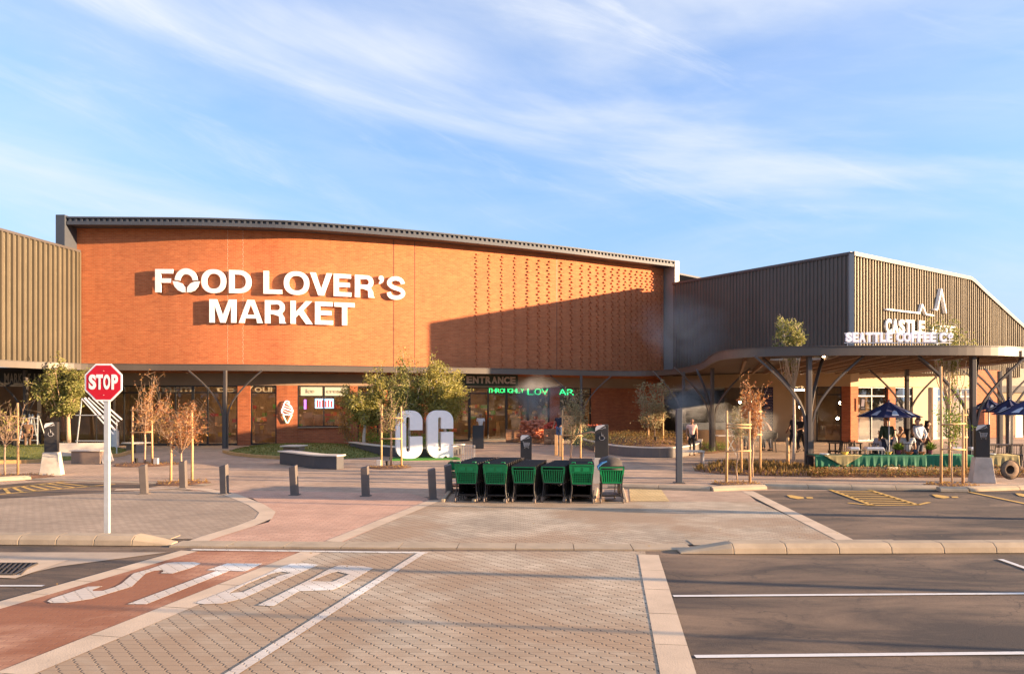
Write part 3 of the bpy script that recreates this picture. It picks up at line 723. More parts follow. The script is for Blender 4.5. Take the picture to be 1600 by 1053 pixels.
# ---- right building, ribbed side darkened in colour for its shade and sunlit ribbed front
CR = np.array((17.92, 42.26)); zr = 10.1
SIDE = Path([(10.75, 53.4), tuple(CR)], straight=True)
FR = Path([tuple(CR), (30.4, 51.9), (37.2, 56.9), (44, 61.9)], straight=True)
rb = empty('lifestyle_building', (24, 55, 0), 'ribbed metal building with shade-darkened side and sunlit gabled front', 'building')
ribs('side_cladding', SIDE, 4.0, zr, clad_shade, rb, step=.25, dep=.06, frac=.35, seed=4)
ub = FR.u_px(1515)
def zfront(u): return zr if u < ub else max(4.6, zr-(u-ub)*.335)
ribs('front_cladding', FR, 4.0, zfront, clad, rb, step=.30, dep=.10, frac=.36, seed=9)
mb = MB(); SIDE.block(mb, 0, SIDE.len, zr, zr+.14, -.3, .10); mb.build('roof_edge', steel, rb, world=True)
mb = MB()
u_ = 0
while u_ < FR.len-.5:
    a, b = u_, u_+.5; A = FR.at(a)+FR.nrm(a)*.13; B = FR.at(b)+FR.nrm(b)*.13
    mb.bar((*A, zfront(a)+.03), (*B, zfront(b)+.03), .12, .22, up=(0, 0, 1)); u_ += .5
mb.build('roof_edge', steel, rb, world=True)
mb = MB(); mb.box((CR[0], CR[1], (4+zr)/2), (.24, .24, zr-4.0+.06), rz=R(-10)); mb.build('corner_flashing', zinc, rb, world=True)
mb = MB(); mb.prism([(11.2, 53.6), (18.1, 42.6), (30.1, 52.2), (26, 66), (14, 66)], zr-.25, zr-.05); mb.build('roof', gutter, rb, world=True)
# ground floor set back under the canopy
GF = Path([(9.9, 55.6), (12.9, 51.0), (15.4, 47.6), (19.3, 45.6)], straight=True)
GR = Path([(19.3, 45.6), (27.4, 50.0), (32.5, 52.6), (46, 60)], straight=True)
mb = MB(); GF.block(mb, 0, GF.len, ZH, 4.35, -.3, 0); GR.block(mb, 0, GR.u_px(1540), ZH, 4.35, -.3, 0.002); mb.build('plaster_header', plaster, rb, world=True)
gx, rx = GF.u_px, GR.u_px
for Q_, a_, b_, d_ in ((GF, gx(1208), gx(1240), 0), (GF, gx(1257), gx(1275), 0), (GR, rx(1428), rx(1455), -.06)):
    mb = MB(); Q_.block(mb, a_, b_, 0, ZH-.002, -.3, d_); mb.build('plaster_wall', plaster, rb, world=True)
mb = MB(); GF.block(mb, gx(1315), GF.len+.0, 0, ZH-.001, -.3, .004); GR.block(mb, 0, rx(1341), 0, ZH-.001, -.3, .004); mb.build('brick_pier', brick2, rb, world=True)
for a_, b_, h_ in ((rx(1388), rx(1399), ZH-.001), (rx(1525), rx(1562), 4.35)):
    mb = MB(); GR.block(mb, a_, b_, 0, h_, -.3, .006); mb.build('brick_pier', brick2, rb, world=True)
mb = MB(); GR.block(mb, rx(1455), rx(1462), 0, ZH-.001, -.3, .12); mb.build('pale_pier', mat('cream_pier', (.66, .56, .40), .8), rb, world=True)
shopfront(GF, gx(1275), gx(1315), .02, ZH-.005, 1, 2.7, rb, gl=glass)
shopfront(GR, rx(1341), rx(1388), .02, ZH-.005, 2, 2.62, rb, gl=glassr)
shopfront(GR, rx(1399), rx(1428), .02, ZH-.005, 1, 2.62, rb, gl=glassr)
shopfront(GR, rx(1462), rx(1525), .02, ZH-.005, 3, 2.62, rb, gl=glassr)
dot = MB(); GF.block(dot, gx(1193), gx(1208), .02, ZH-.003, -.2, -.05); dob = dot.build('patterned_screen', mat('navy_screen', (.035, .035, .11), .6), rb, world=True)
dd_ = MB()
for i in range(8):
    for j in range(30):
        uu = gx(1193.5)+(gx(1207.5)-gx(1193.5))*(i+.5*(j % 2))/8; p = GF.at(uu)+GF.nrm(uu)*-.045; dd_.box((p[0], p[1], .3+j*.095), (.035, .02, .035), rz=.8)
dq = dd_.build('dot_pattern', mat('pale_dots', (.35, .35, .48), .6), rb, world=True)
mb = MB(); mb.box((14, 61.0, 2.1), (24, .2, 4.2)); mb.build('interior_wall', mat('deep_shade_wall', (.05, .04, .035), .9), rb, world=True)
mb = MB(); GF.block(mb, 0, GF.len, 0, 4.2, -7.2, -7); GR.block(mb, 0, rx(1540), 0, 4.2, -6.2, -6); mb.build('interior_wall', dark, rb, world=True)
mb = MB(); GR.block(mb, rx(1342), rx(1530), 0, .012, -6, -.1); GF.block(mb, 0, GF.len, 0, .011, -6, -.1); mb.build('interior_floor', MATS['shop_floor'], rb, world=True)
mb = MB(); GF.block(mb, gx(1286), gx(1314), .9, .98, -1.6, -1.2); GF.block(mb, gx(1286), gx(1314), .012, .9, -1.55, -1.25); mb.build('counter', MATS['brown_shelving'], rb, world=True)
for px, z, dd in ((1308, 2.25, -2), (1301, 1.3, -3), (1243, 2.0, -2), (1128, 2.3, -1.8), (1151, 2.3, -1.6)):
    u = gx(px); p = GF.at(u)+GF.nrm(u)*dd; m_ = MB(); m_.lathe([(.0, -.09), (.07, -.05), (.09, 0), (.07, .05), (0.01, .09)], (p[0], p[1], z), 10)
    m_.build('pendant_lamp', MATS['lamp_glow'], rb, world=True)
mb = MB(); GF.block(mb, gx(1241), gx(1256), 2.98, 3.06, -.3, -.2); mb.build('doorway_lamp', MATS['lamp_glow'], rb, world=True)
mb = MB(); mb.box((32.3, 51.0, 1.1), (.75, .06, 2.1), rz=R(27)); mb.build('door', mat('cream_door', (.62, .54, .42), .6), rb, world=True)
# far wall on the right
FW = Path([(30.0, 54.5), (52, 58)], straight=True)
fb = empty('far_building', (40, 56, 0), 'pale low building wall far behind the right hand parasols', 'building')
mb = MB(); FW.block(mb, 0, FW.len, 0, 2.95, -.3, 0); mb.build('wall', plaster, fb, world=True)
mb = MB(); FW.block(mb, 0, FW.len, 2.95, 3.4, -.3, .1); mb.build('dark_band', steel, fb, world=True)
mb = MB(); FW.block(mb, 0, FW.len, 3.4, 4.6, -.3, 0); mb.build('parapet', mat('tan_parapet', (.55, .45, .33), .8), fb, world=True)
shopfront(FW, 5, 18, .02, 2.4, 6, 1.9, fb, gl=glass, d=.06)

# ---- canopy: one sweeping fascia, deck, rafters, branching columns
CP = Path([(-26.6, 22), (-24.5, 30.5), (-23.0, 36.0), (-21.4, 39.2), (-18.6, 40.0), (-13.0, 40.7), (-5.6, 43.3), (-.75, 45.5), (3.0, 47.5), (6.2, 49.2), (8.1, 49.3), (9.25, 47.3), (9.5, 44.5), (9.40, 40.8), (8.85, 36.8), (8.1, 32.6), (7.75, 29.4), (8.5, 27.5), (9.95, 26.85), (12.8, 26.6), (15.4, 26.65), (17.3, 27.3), (18.9, 29.0), (19.8, 32.0), (20.2, 38), (21.5, 46)], n=10)
cn = empty('entrance_canopy', (5, 40, 0), 'sweeping charcoal steel canopy with a curved fascia along all the shopfronts', 'canopy')
mb = MB(); CP.block(mb, 0, CP.len, 3.9, 4.2, -.08, 0, .3); fa = mb.build('fascia', fasc, cn, world=True)
mb = MB(); CP.block(mb, 0, CP.len, 4.2, 4.225, -.12, .03, .3); mb.build('drip_edge', steel, cn, world=True)
us = np.linspace(0, CP.len, 150)
outer = [tuple(CP.at(a)+CP.nrm(a)*-.07) for a in us]
back = [(22.5, 47.0), (19.3, 45.7), (15.4, 47.7), (12.9, 51.1), (10.2, 55.0)]+[tuple(W.at(a)) for a in np.linspace(W.len, .1, 30)]+[(-23.5, 42), (-27.5, 36), (-29.5, 22)]
def circ(c, r, n=28): return [(c[0]+r*math.cos(2*math.pi*k/n), c[1]+r*math.sin(2*math.pi*k/n)) for k in range(n)]
H1, H2 = (PX(1245, 31.2), 31.2), (PX(1482, 31.0), 31.0)
mb = MB(); mb.prism(outer+back, 4.06, 4.14, holes=[circ(H1, 1.05), circ(H2, 1.0)]); mb.build('deck', mat('canopy_soffit', (.10, .062, .042), .8, var=.15, scale=.8), cn, world=True)
for h, r in ((H1, 1.05), (H2, 1.0)):
    mb = MB(); mb.prism(circ(h, r), 4.0, 4.30, holes=[circ(h, r-.03)]); mb.build('opening_ring', mat('ring_grey', (.34, .33, .31), .5), cn, world=True)
# rafters under the right hand wing
rng = random.Random(2)
for k in range(15):
    x0 = 8.8+k*.78; a = (x0+rng.uniform(-.05, .05), 27.3 if 1 < k < 12 else 28.2+.3*abs(k-7), 3.99); b = (x0+4.2-.1*k, 45.5, 3.99)
    def clear(p): return all((p[0]-h[0])**2+(p[1]-h[1])**2 > 1.3 for h in (H1, H2))
    n = 24; run = None; mb = MB()
    pts = [tuple(a[i]+(b[i]-a[i])*t/n for i in range(3)) for t in range(n+1)]
    s0 = None
    for t, p in enumerate(pts):
        if clear(p) and s0 is None: s0 = p
        if (not clear(p) or t == n) and s0 is not None:
            if (Vector(p)-Vector(s0)).length > .9: mb.bar(s0, p, .10, .20)
            s0 = None
    if mb.v: mb.build('rafter', mat('timber_rafter', (.26, .155, .09), .75, var=.2), cn, world=True)
def column(px, Y, dirs=(0, 180), reach=1.85, w=.26, X=None, ztop=3.9):
    X = PX(px, Y) if X is None else X; mb = MB()
    mb.box((X, Y, ztop/2), (w*.55, w*.8, ztop)); o = mb.build('column', steel, cn, world=True, bevel=.01)
    for a in dirs:
        a = R(a); d = Vector((math.cos(a), math.sin(a), 0)); P = []
        for t in np.linspace(0, 1, 13):
            if t < .45: r_, z_ = .11+.02*t, t/.45*1.75
            else: s = (t-.45)/.55; r_ = .14+(reach-.14)*(s**1.35); z_ = 1.75+(ztop-1.75)*(s**.86)
            P.append(Vector((X, Y, 0))+d*r_+Vector((0, 0, z_)))
        bm_ = MB()
        for p, q in zip(P[:-1], P[1:]): bm_.bar(p-(q-p)*.04, q+(q-p)*.04, .06, .10, up=(-d.y, d.x, 0.01))
        br_ = bm_.build('brace', steel, o)
        for v in br_.data.vertices: v.co -= cn.location
column(352, 40.1); column(908, 48.0); column(1113, 37.2, (10, 190, 100)); column(1264, 27.2, (0, 180, 55, 125)); column(1520, 27.1, (0, 180, 55, 125))
column(1417, 39.0, (0, 180)); column(1577, 36.5, (0, 180, 90)); column(1562, 41, (0, 180)); column(-130, 37.5, (10,)); column(40, 39.5, (10, 190)); column(1068, 42.5, (200,))
column(1700, 31, (200, 80)); 
for px, Y in ((1287, 29.5), (1598, 29), (1535, 37), (1440, 33)):
    mb = MB(); mb.lathe([(.0, 0), (.045, 0), (.045, .03), (.0, .03)], (PX(px, Y), Y, 4.0), 10); mb.build('downlight', MATS['lamp_glow'], cn, world=True)

# ---- signs on the buildings
fs_ = empty('market_sign', (*(W.at(wu(430))), 8.0), 'white raised letters reading FOOD LOVER’S MARKET on the orange brick wall', 'wall sign')
def grot(ch, w, h):
    """outline of a heavy grotesque capital, with its holes, in metres"""
    t, s = .235*1.22*.98, .20*1.22*.95             # stem and bar widths
    def ell(cx, cy, rx, ry, a0=0, a1=360, n=32, e=2.25):
        o = []
        for k in range(n+(0 if a1-a0 == 360 else 1)):
            a = R(a0+(a1-a0)*k/n); c, q = math.cos(a), math.sin(a)
            o.append((cx+rx*math.copysign(abs(c)**(2/e), c), cy+ry*math.copysign(abs(q)**(2/e), q)))
        return o
    if ch == 'F': return [(0,0),(t,0),(t,h*.41),(w*.88,h*.41),(w*.88,h*.41+s),(t,h*.41+s),(t,h-s),(w,h-s),(w,h),(0,h)], []
    if ch == 'L': return [(0,0),(w,0),(w,s),(t,s),(t,h),(0,h)], []
    if ch == 'E': return [(0,0),(w,0),(w,s),(t,s),(t,h*.42),(w*.92,h*.42),(w*.92,h*.42+s),(t,h*.42+s),(t,h-s),(w*.98,h-s),(w*.98,h),(0,h)], []
    if ch == 'T': return [(w/2-t/2,0),(w/2+t/2,0),(w/2+t/2,h-s),(w,h-s),(w,h),(0,h),(0,h-s),(w/2-t/2,h-s)], []
    if ch == 'V': return [(w/2-t*.55,0),(w/2+t*.55,0),(w,h),(w-t*1.08,h),(w/2,t*1.25),(t*1.08,h),(0,h)], []
    if ch == 'M': return [(0,0),(t*.95,0),(t*.95,h*.74),(w/2-t*.45,0),(w/2+t*.45,0),(w-t*.95,h*.74),(w-t*.95,0),(w,0),(w,h),(w-t*1.35,h),(w/2,h*.33),(t*1.35,h),(0,h)], []
    if ch == 'A': return [(0,0),(t*1.05,0),(w*.27,h*.20),(w*.73,h*.20),(w-t*1.05,0),(w,0),(w/2+t*.62,h),(w/2-t*.62,h)], [[(w*.34,h*.36),(w*.66,h*.36),(w/2,h*.80)]]
    if ch == 'K': return [(0,0),(t,0),(t,h*.28),(t+w*.14,h*.42),(w-t*1.25,0),(w,0),(w*.58,h*.60),(w*.97,h),(w-t*1.32,h),(t,h*.52),(t,h),(0,h)], []
    if ch == 'D':
        o = [(0,0)]+ell(w-.55*h, h/2, .55*h, h/2, -90, 90, 20)+[(0,h)]; i = [(t,s)]+ell(w-.55*h, h/2, .55*h-t, h/2-s, -90, 90, 20)+[(t,h-s)]; return o, [i]
    if ch == 'O': return ell(w/2, h/2, w/2, h/2), [ell(w/2, h/2, w/2-t, h/2-s)]
    if ch == 'R':
        yb = h*.40; r = (h-yb)/2
        o = [(0,0),(t,0),(t,yb-.01),(w*.40,yb-.01),(w*.66,yb*.78),(w*.68,0),(w,0),(w*.93,h*.10),(w*.92,h*.26),(w*.80,h*.44)]+ell(w*.93-r*1.1, yb+r, r*1.1, r, -48, 90, 14)+[(0,h)]
        i = [(t,yb+s*.92)]+ell(w*.93-r*1.1, yb+r, r*1.1-t*.9, r-s*.9, -90, 90, 12)+[(t,h-s)]; return o, [i]
    if ch == 'S':
        cl = [(.14,.30),(.20,.15),(.34,.085),(.52,.075),(.70,.11),(.84,.20),(.86,.32),(.76,.42),(.55,.48),(.34,.54),(.20,.62),(.16,.74),(.26,.86),(.42,.92),(.58,.92),(.74,.87),(.83,.77),(.86,.70)]
        P = Path([(x*w, y*h) for x, y in cl], n=5); us = np.linspace(0, P.len, 60); th = lambda u: .5*(s*.98)
        return [tuple(P.at(u)-P.nrm(u)*th(u)) for u in us]+[tuple(P.at(u)+P.nrm(u)*th(u)) for u in us[::-1]], []
def letter(px0, px1, ch, z0, z1, bold=.028):
    A = W.at(wu(px0))+W.nrm(wu(px0))*.10; B = W.at(wu(px1))+W.nrm(wu(px1))*.10
    mb = MB()
    if ch == '’': glyph(mb, ch, A, B, z0, z1, .12, bold)
    else:
        d = (B-A); wd = float(np.hypot(*d)); d = d/wd; o, hs = grot(ch, wd, z1-z0)
        mb.prism(o, 0, .12, M=Matrix(((d[0], 0, d[1], A[0]), (d[1], 0, -d[0], A[1]), (0, 1, 0, z0), (0, 0, 0, 1))), holes=hs)
    return mb.build('letter', white, fs_, world=True)
za, zb, zc_ = 8.07, 9.29, 9.34
for a, b, ch in ((245, 272.3, 'F'), (316.3, 354.8, 'O'), (358.9, 393.8, 'D'), (412.5, 441.4, 'L'), (443.6, 483.2, 'O'), (484, 518.4, 'V'), (520.6, 548.1, 'E'), (553.6, 584.4, 'R'), (601.7, 632.5, 'S')):
    rd = .02 if ch in 'OS' else 0; letter(a, b, ch, za-rd, zb+rd)
letter(590.5, 598.5, '’', 8.85, 9.32)
for a, b, ch in ((328.6, 370.4, 'M'), (374, 411.7, 'A'), (414.7, 447.7, 'R'), (453.8, 488.2, 'K'), (491.7, 519.8, 'E'), (521.7, 553.3, 'T')): letter(a, b, ch, 6.50, 7.73)
# the first O: an arch above two leaves
uc = wu(293); pc = W.at(uc)+W.nrm(uc)*.10; tt = W.tan(uc); M_ = Matrix(((tt[0], 0, tt[1], pc[0]), (tt[1], 0, -tt[0], pc[1]), (0, 1, 0, 8.68), (0, 0, 0, 1)))
ro, ri = .66, .35; ao = [R(4+172*k/20) for k in range(21)]
arch = [(ro*.9*math.cos(a), ro*math.sin(a)) for a in ao]+[(ri*.95*math.cos(a), ri*math.sin(a)) for a in ao[::-1]]
mb = MB(); mb.prism(arch, 0, .12, M=M_)
def leafp(s): 
    return [(s*.70, -.02), (s*.45, -.03), (s*.22, -.13), (s*.06, -.33), (s*.03, -.60), (s*.20, -.60), (s*.42, -.50), (s*.60, -.30)]
for s in (1, -1):
    p = leafp(s); mb.prism(p, 0, .12, M=M_)
mb.build('letter', white, fs_, world=True)
# logo and letters on the right front
cg = empty('lifestyle_sign', (*FR.at(FR.u_px(1430)), 7), 'white CASTLE GATE LIFESTYLE letters and peaked line on ribbed cladding', 'wall sign')
def fr_at(px, d=.2): u = FR.u_px(px); return FR.at(u)+FR.nrm(u)*d
def frz(px, py): p = fr_at(px); return CH-(py-HY)/FPX*p[1]
def poly_stroke(pts, w):
    mb = MB()
    for (a, b), (c, d) in zip(pts[:-1], pts[1:]):
        A, B = fr_at(a), fr_at(c); n = FR.nrm(5.)
        mb.bar((*A, frz(a, b)), (*B, frz(c, d)), .08, w, up=(n[0], n[1], .001))
    return mb
mb = poly_stroke([(1378, 483), (1430, 489), (1434, 475), (1440, 491), (1452, 492.5)], .16); mb.build('peaked_line', white, cg, world=True)
mb = poly_stroke([(1453, 483), (1457, 484), (1463.5, 451), (1471, 489)], .2); mb.build('peaked_line', white, cg, world=True)
for s, a, b, y0, y1 in (('CASTLE', 1377, 1439, 497, 520), ('GATE', 1449, 1487, 507, 522), ('LIFESTYLE', 1449, 1487, 534.5, 541)):
    mb = MB(); n = len(s)
    for i, ch in enumerate(s):
        x0 = a+(b-a)*i/n+.06*(b-a)/n; x1 = a+(b-a)*(i+1)/n-.10*(b-a)/n
        y0_, y1_ = (y0+(x0-a)*.06, y1+(x0-a)*.02)
        glyph(mb, ch, fr_at(x0, .16), fr_at(x1, .16), frz(x0, y1_), frz(x0, y0_), .10, .03)
    mb.build('lettering', white, cg, world=True)
sc = empty('coffee_sign', (PX(1404, 27), 27, 4.2), 'white SEATTLE COFFEE Co letters standing on top of the canopy edge', 'sign')
def sct(s, a, b, z0, z1):
    mb = MB(); ws = {'I': .45, 'L': .9, 'E': .9, 'F': .88, ' ': .5, 'O': 1.08, 'C': 1.02}; tot = sum(ws.get(c, 1) for c in s); x = PX(a, 27); X1 = PX(b, 27); k = (X1-x)/tot
    for ch in s:
        wd = ws.get(ch, 1)*k
        if ch != ' ': glyph(mb, ch, (x+.012, 27), (x+wd-.012, 27), z0, z1, .08, .055)
        x += wd
    mb.build('lettering', mat('sign_white', (.80, .78, .84), .5, var=.02, emit=(.85, .82, .95), es=.05), sc, world=True)
sct('SEATTLE COFFEE C', 1320, 1478, 4.36, 4.69); sct('O', 1480, 1488, 4.48, 4.64)
mb = MB(); mb.box((PX(1484, 27), 27-.04, 4.42), (.17, .08, .03)); mb.bar((PX(1320, 27), 27.04, 4.34), (PX(1488, 27), 27.04, 4.34), .03); mb.bar((PX(1320, 27), 27.04, 4.66), (PX(1488, 27), 27.04, 4.66), .02)
for px in range(1325, 1488, 20): mb.bar((PX(px, 27), 27.04, 4.14), (PX(px, 27), 27.04, 4.66), .02)
mb.build('support_rail', white, sc, world=True)
es = empty('entrance_sign', (*W.at(wu(754)), 3.4), 'dark green ENTRANCE sign under the canopy beside the tree', 'sign')
mb = MB(); W.block(mb, wu(699), wu(808), 3.27, 3.93, 0, .10); mb.build('board', mat('dark_green_board', (.028, .045, .025), .6), es, world=True)
mb = MB(); wall_text(mb, W, 'ENTRANCE', 727, 804.5, 3.40, 3.82, .10, .03, .045, gap=.1); mb.build('lettering', mat('tan_sign_letters', (.55, .42, .32), .6), es, world=True)
mb = MB(); W.block(mb, wu(722), wu(800), 3.18, 3.24, 0, .12); mb.build('trim', mat('brass_trim', (.35, .26, .15), .5), es, world=True)
neon = mat('green_neon', (.02, .3, .08), .4, emit=(.02, .85, .22), es=1.0)
ns = empty('neon_sign', (*W.at(wu(800)), 3), 'green glowing letters inside the window over the entrance', 'neon sign')
mb = MB(); wall_text(mb, W, 'THROUGHLY', 764, 822, 2.86, 3.12, -.22, .02, -.012, gap=.05); wall_text(mb, W, 'LOV', 825, 858, 2.75, 3.12, -.10, .02, -.02, gap=.1); wall_text(mb, W, 'AR', 874, 899, 2.75, 3.10, -.10, .02, -.02, gap=.15); mb.build('lettering', neon, ns, world=True)
cs_ = empty('ice_cream_sign', (*W.at(wu(449)), 1.6), 'outlined ice cream cone light on the brick pier', 'wall sign')
uc = wu(448.5); pc = W.at(uc)+W.nrm(uc)*.03; tt = W.tan(uc); KM = Matrix(((tt[0], 0, tt[1], pc[0]), (tt[1], 0, -tt[0], pc[1]), (0, 1, 0, 0), (0, 0, 0, 1)))
def cone_y(py): return CH-(py-HY)/FPX*pc[1]
k_ = pc[1]/FPX
def cpt(zx, zy): return ((380+zx/8-448.5)*k_, cone_y(590+zy/8))
def ring(ptsL, w, m):
    mb = MB()
    for a, b in zip(ptsL[:-1], ptsL[1:]): mb.bar(KM @ Vector((*a, .03)), KM @ Vector((*b, .03)), w, .05, up=(0, 0, 1) if abs(b[0]-a[0]) > abs(b[1]-a[1]) else (1, 0, 0))
    return mb.build('outline', m, cs_, world=True)
wl = mat('white_tube', (.8, .82, .8), .4, emit=(.8, .85, .9), es=.45); gl_ = mat('mint_tube', (.5, .8, .55), .4, emit=(.5, .9, .6), es=.4); pk = mat('pink_tube', (.8, .5, .45), .4, emit=(.9, .45, .4), es=.35)
ring([cpt(*p) for p in ((578, 318), (565, 290), (535, 288), (515, 320), (505, 350), (500, 372), (485, 400), (485, 430), (520, 455), (570, 462), (612, 440), (618, 405), (605, 380), (598, 355), (575, 335), (545, 318))], .05, wl)
ring([cpt(*p) for p in ((500, 372), (560, 395), (605, 408))], .05, wl); ring([cpt(*p) for p in ((495, 400), (550, 428), (600, 440))], .05, pk); ring([cpt(*p) for p in ((512, 345), (560, 362), (600, 378))], .04, pk)
ring([cpt(*p) for p in ((500, 462), (545, 560), (560, 560), (608, 458))], .06, gl_)
ms_ = empty('liquor_sign', (*L2.at(L2.u_px(40)), 3.4), 'dark sign with pale MARKET LIQUOR letters over the far left shop', 'sign')
mb = MB(); L2.block(mb, L2.u_px(2), L2.u_px(90), 3.2, 3.85, 0, .08); mb.build('board', black, ms_, world=True)
mb = MB(); wall_text(mb, L2, 'MARKET LIQUOR', 6, 88, 3.28, 3.76, .08, .03, .03); mb.build('lettering', mat('grey_sign_letters', (.36, .30, .25), .7), ms_, world=True)
fr_ = empty('poster', (PX(1342, 45.2), 45.2, 2), 'small dark framed emblem poster hanging by the brick corner', 'poster')
u = rx(1342); p = GR.at(u)+GR.nrm(u)*.25
mb = MB(); mb.box((p[0], p[1], 2.2), (.30, .06, .72)); mb.build('frame', black, fr_, world=True); mb = MB(); mb.box((p[0], p[1]-.033, 2.26), (.17, .01, .42), ry=.1); mb.box((p[0], p[1]-.033, 1.95), (.2, .01, .03)); mb.build('emblem', mat('emblem_pale', (.55, .48, .5), .6), fr_, world=True)
# ================================================================== THINGS
galv = mat('galvanised', (.62, .62, .60), .45, .3, var=.08)
darkp = mat('totem_black', (.030, .026, .024), .55, var=.15)
palep = mat('totem_white', (.62, .60, .60), .6, var=.05)
# ---- stop sign
p = G(165, 840.5); st = empty('stop_sign', p, 'red octagonal STOP sign on a tall grey post at the kerb', 'stop sign')
K = p.y/FPX
mb = MB(); mb.box((-.035, .055, 1.45), (.012, .07, 2.9)); mb.box((.035, .055, 1.45), (.012, .07, 2.9)); mb.box((0, .025, 1.45), (.082, .012, 2.9)); mb.build('post', galv, st, bevel=.003)
def octa(r): return [(r*math.cos(R(22.5+45*k)), r*math.sin(R(22.5+45*k))) for k in range(8)]
zc = 2.4+(625-597)*K; SM = Matrix(((1,0,0,-.035),(0,0,1,0),(0,1,0,zc),(0,0,0,1)))
def sprism(poly, a, b): 
    m_ = MB(); m_.prism(poly, a, b, M=SM); m_.f = [f[::-1] for f in m_.f]; return m_
sprism(octa(.352), -.004, .010).build('rim', white, st)
sprism(octa(.322), -.007, .002).build('face', mat('stop_red', (.62, .008, .022), .35, var=.03), st)
mb = MB()
for ch, a, b in (('S', 147.0-12.8, 145.2), ('T', 145.8, 156.0), ('O', 157.0, 167.2), ('P', 169.6, 179.5)):
    x0 = (a-157)*K-.035; x1 = (b-157)*K-.035; glyph(mb, ch, (x0, -.007), (x1, -.007), 2.4+(625-608)*K, 2.4+(625-584.5)*K, .004, .045)
mb.build('lettering', white, st)
mb = MB()
for z in (zc+.20, zc-.22): mb.lathe([(.0, 0), (.011, 0), (.011, .004), (0, .004)], (-.03, -.012, z), 8)
mb.build('bolt', galv, st)
# ---- bollards
bl = [(226, 771, 'farthest left, behind the island paving'), (287, 762, 'set back beside the staked sapling'), (351, 771, 'at the end of the curved kerb'), (460.5, 773, 'alone in front of the curved bench'), (571.5, 774.5, 'between the bench and the big letters'), (676.5, 779.5, 'just left of the trolleys'), (702, 770, 'half hidden behind the first trolley row')]
gb = mat('bollard_grey', (.13, .105, .09), .6, var=.12, scale=5); first = None
for i, (px, py, wh) in enumerate(bl):
    q = G(px, py)
    if first is None:
        first = empty('bollard', q); mb = MB(); h = .74
        vs = [(-.085,-.085,0),(.085,-.085,0),(.085,.085,0),(-.085,.085,0),(-.10,-.075,h-.03),(.075,-.075,h+.01),(.075,.095,h+.03),(-.10,.095,h-.01)]
        mb.add(vs, [(0,3,2,1),(4,5,6,7),(0,1,5,4),(1,2,6,5),(2,3,7,6),(3,0,4,7)]); mb.build('post', gb, first, bevel=.012)
        mb = MB(); mb.box((0, 0, .012), (.24, .24, .024)); mb.build('base_plate', gb, first, bevel=.004); freeze_kids(); o = first
    else:
        o = copy_tree(first)
    o.location = q; o.rotation_euler = (R(random.uniform(-1.5, 1.5)), R(-2+random.uniform(-1, 1)), R(random.uniform(-8, 14)))
    tag(o, 'square grey bollard with slanted top, '+wh, 'bollard', 'bollards across the crossing')
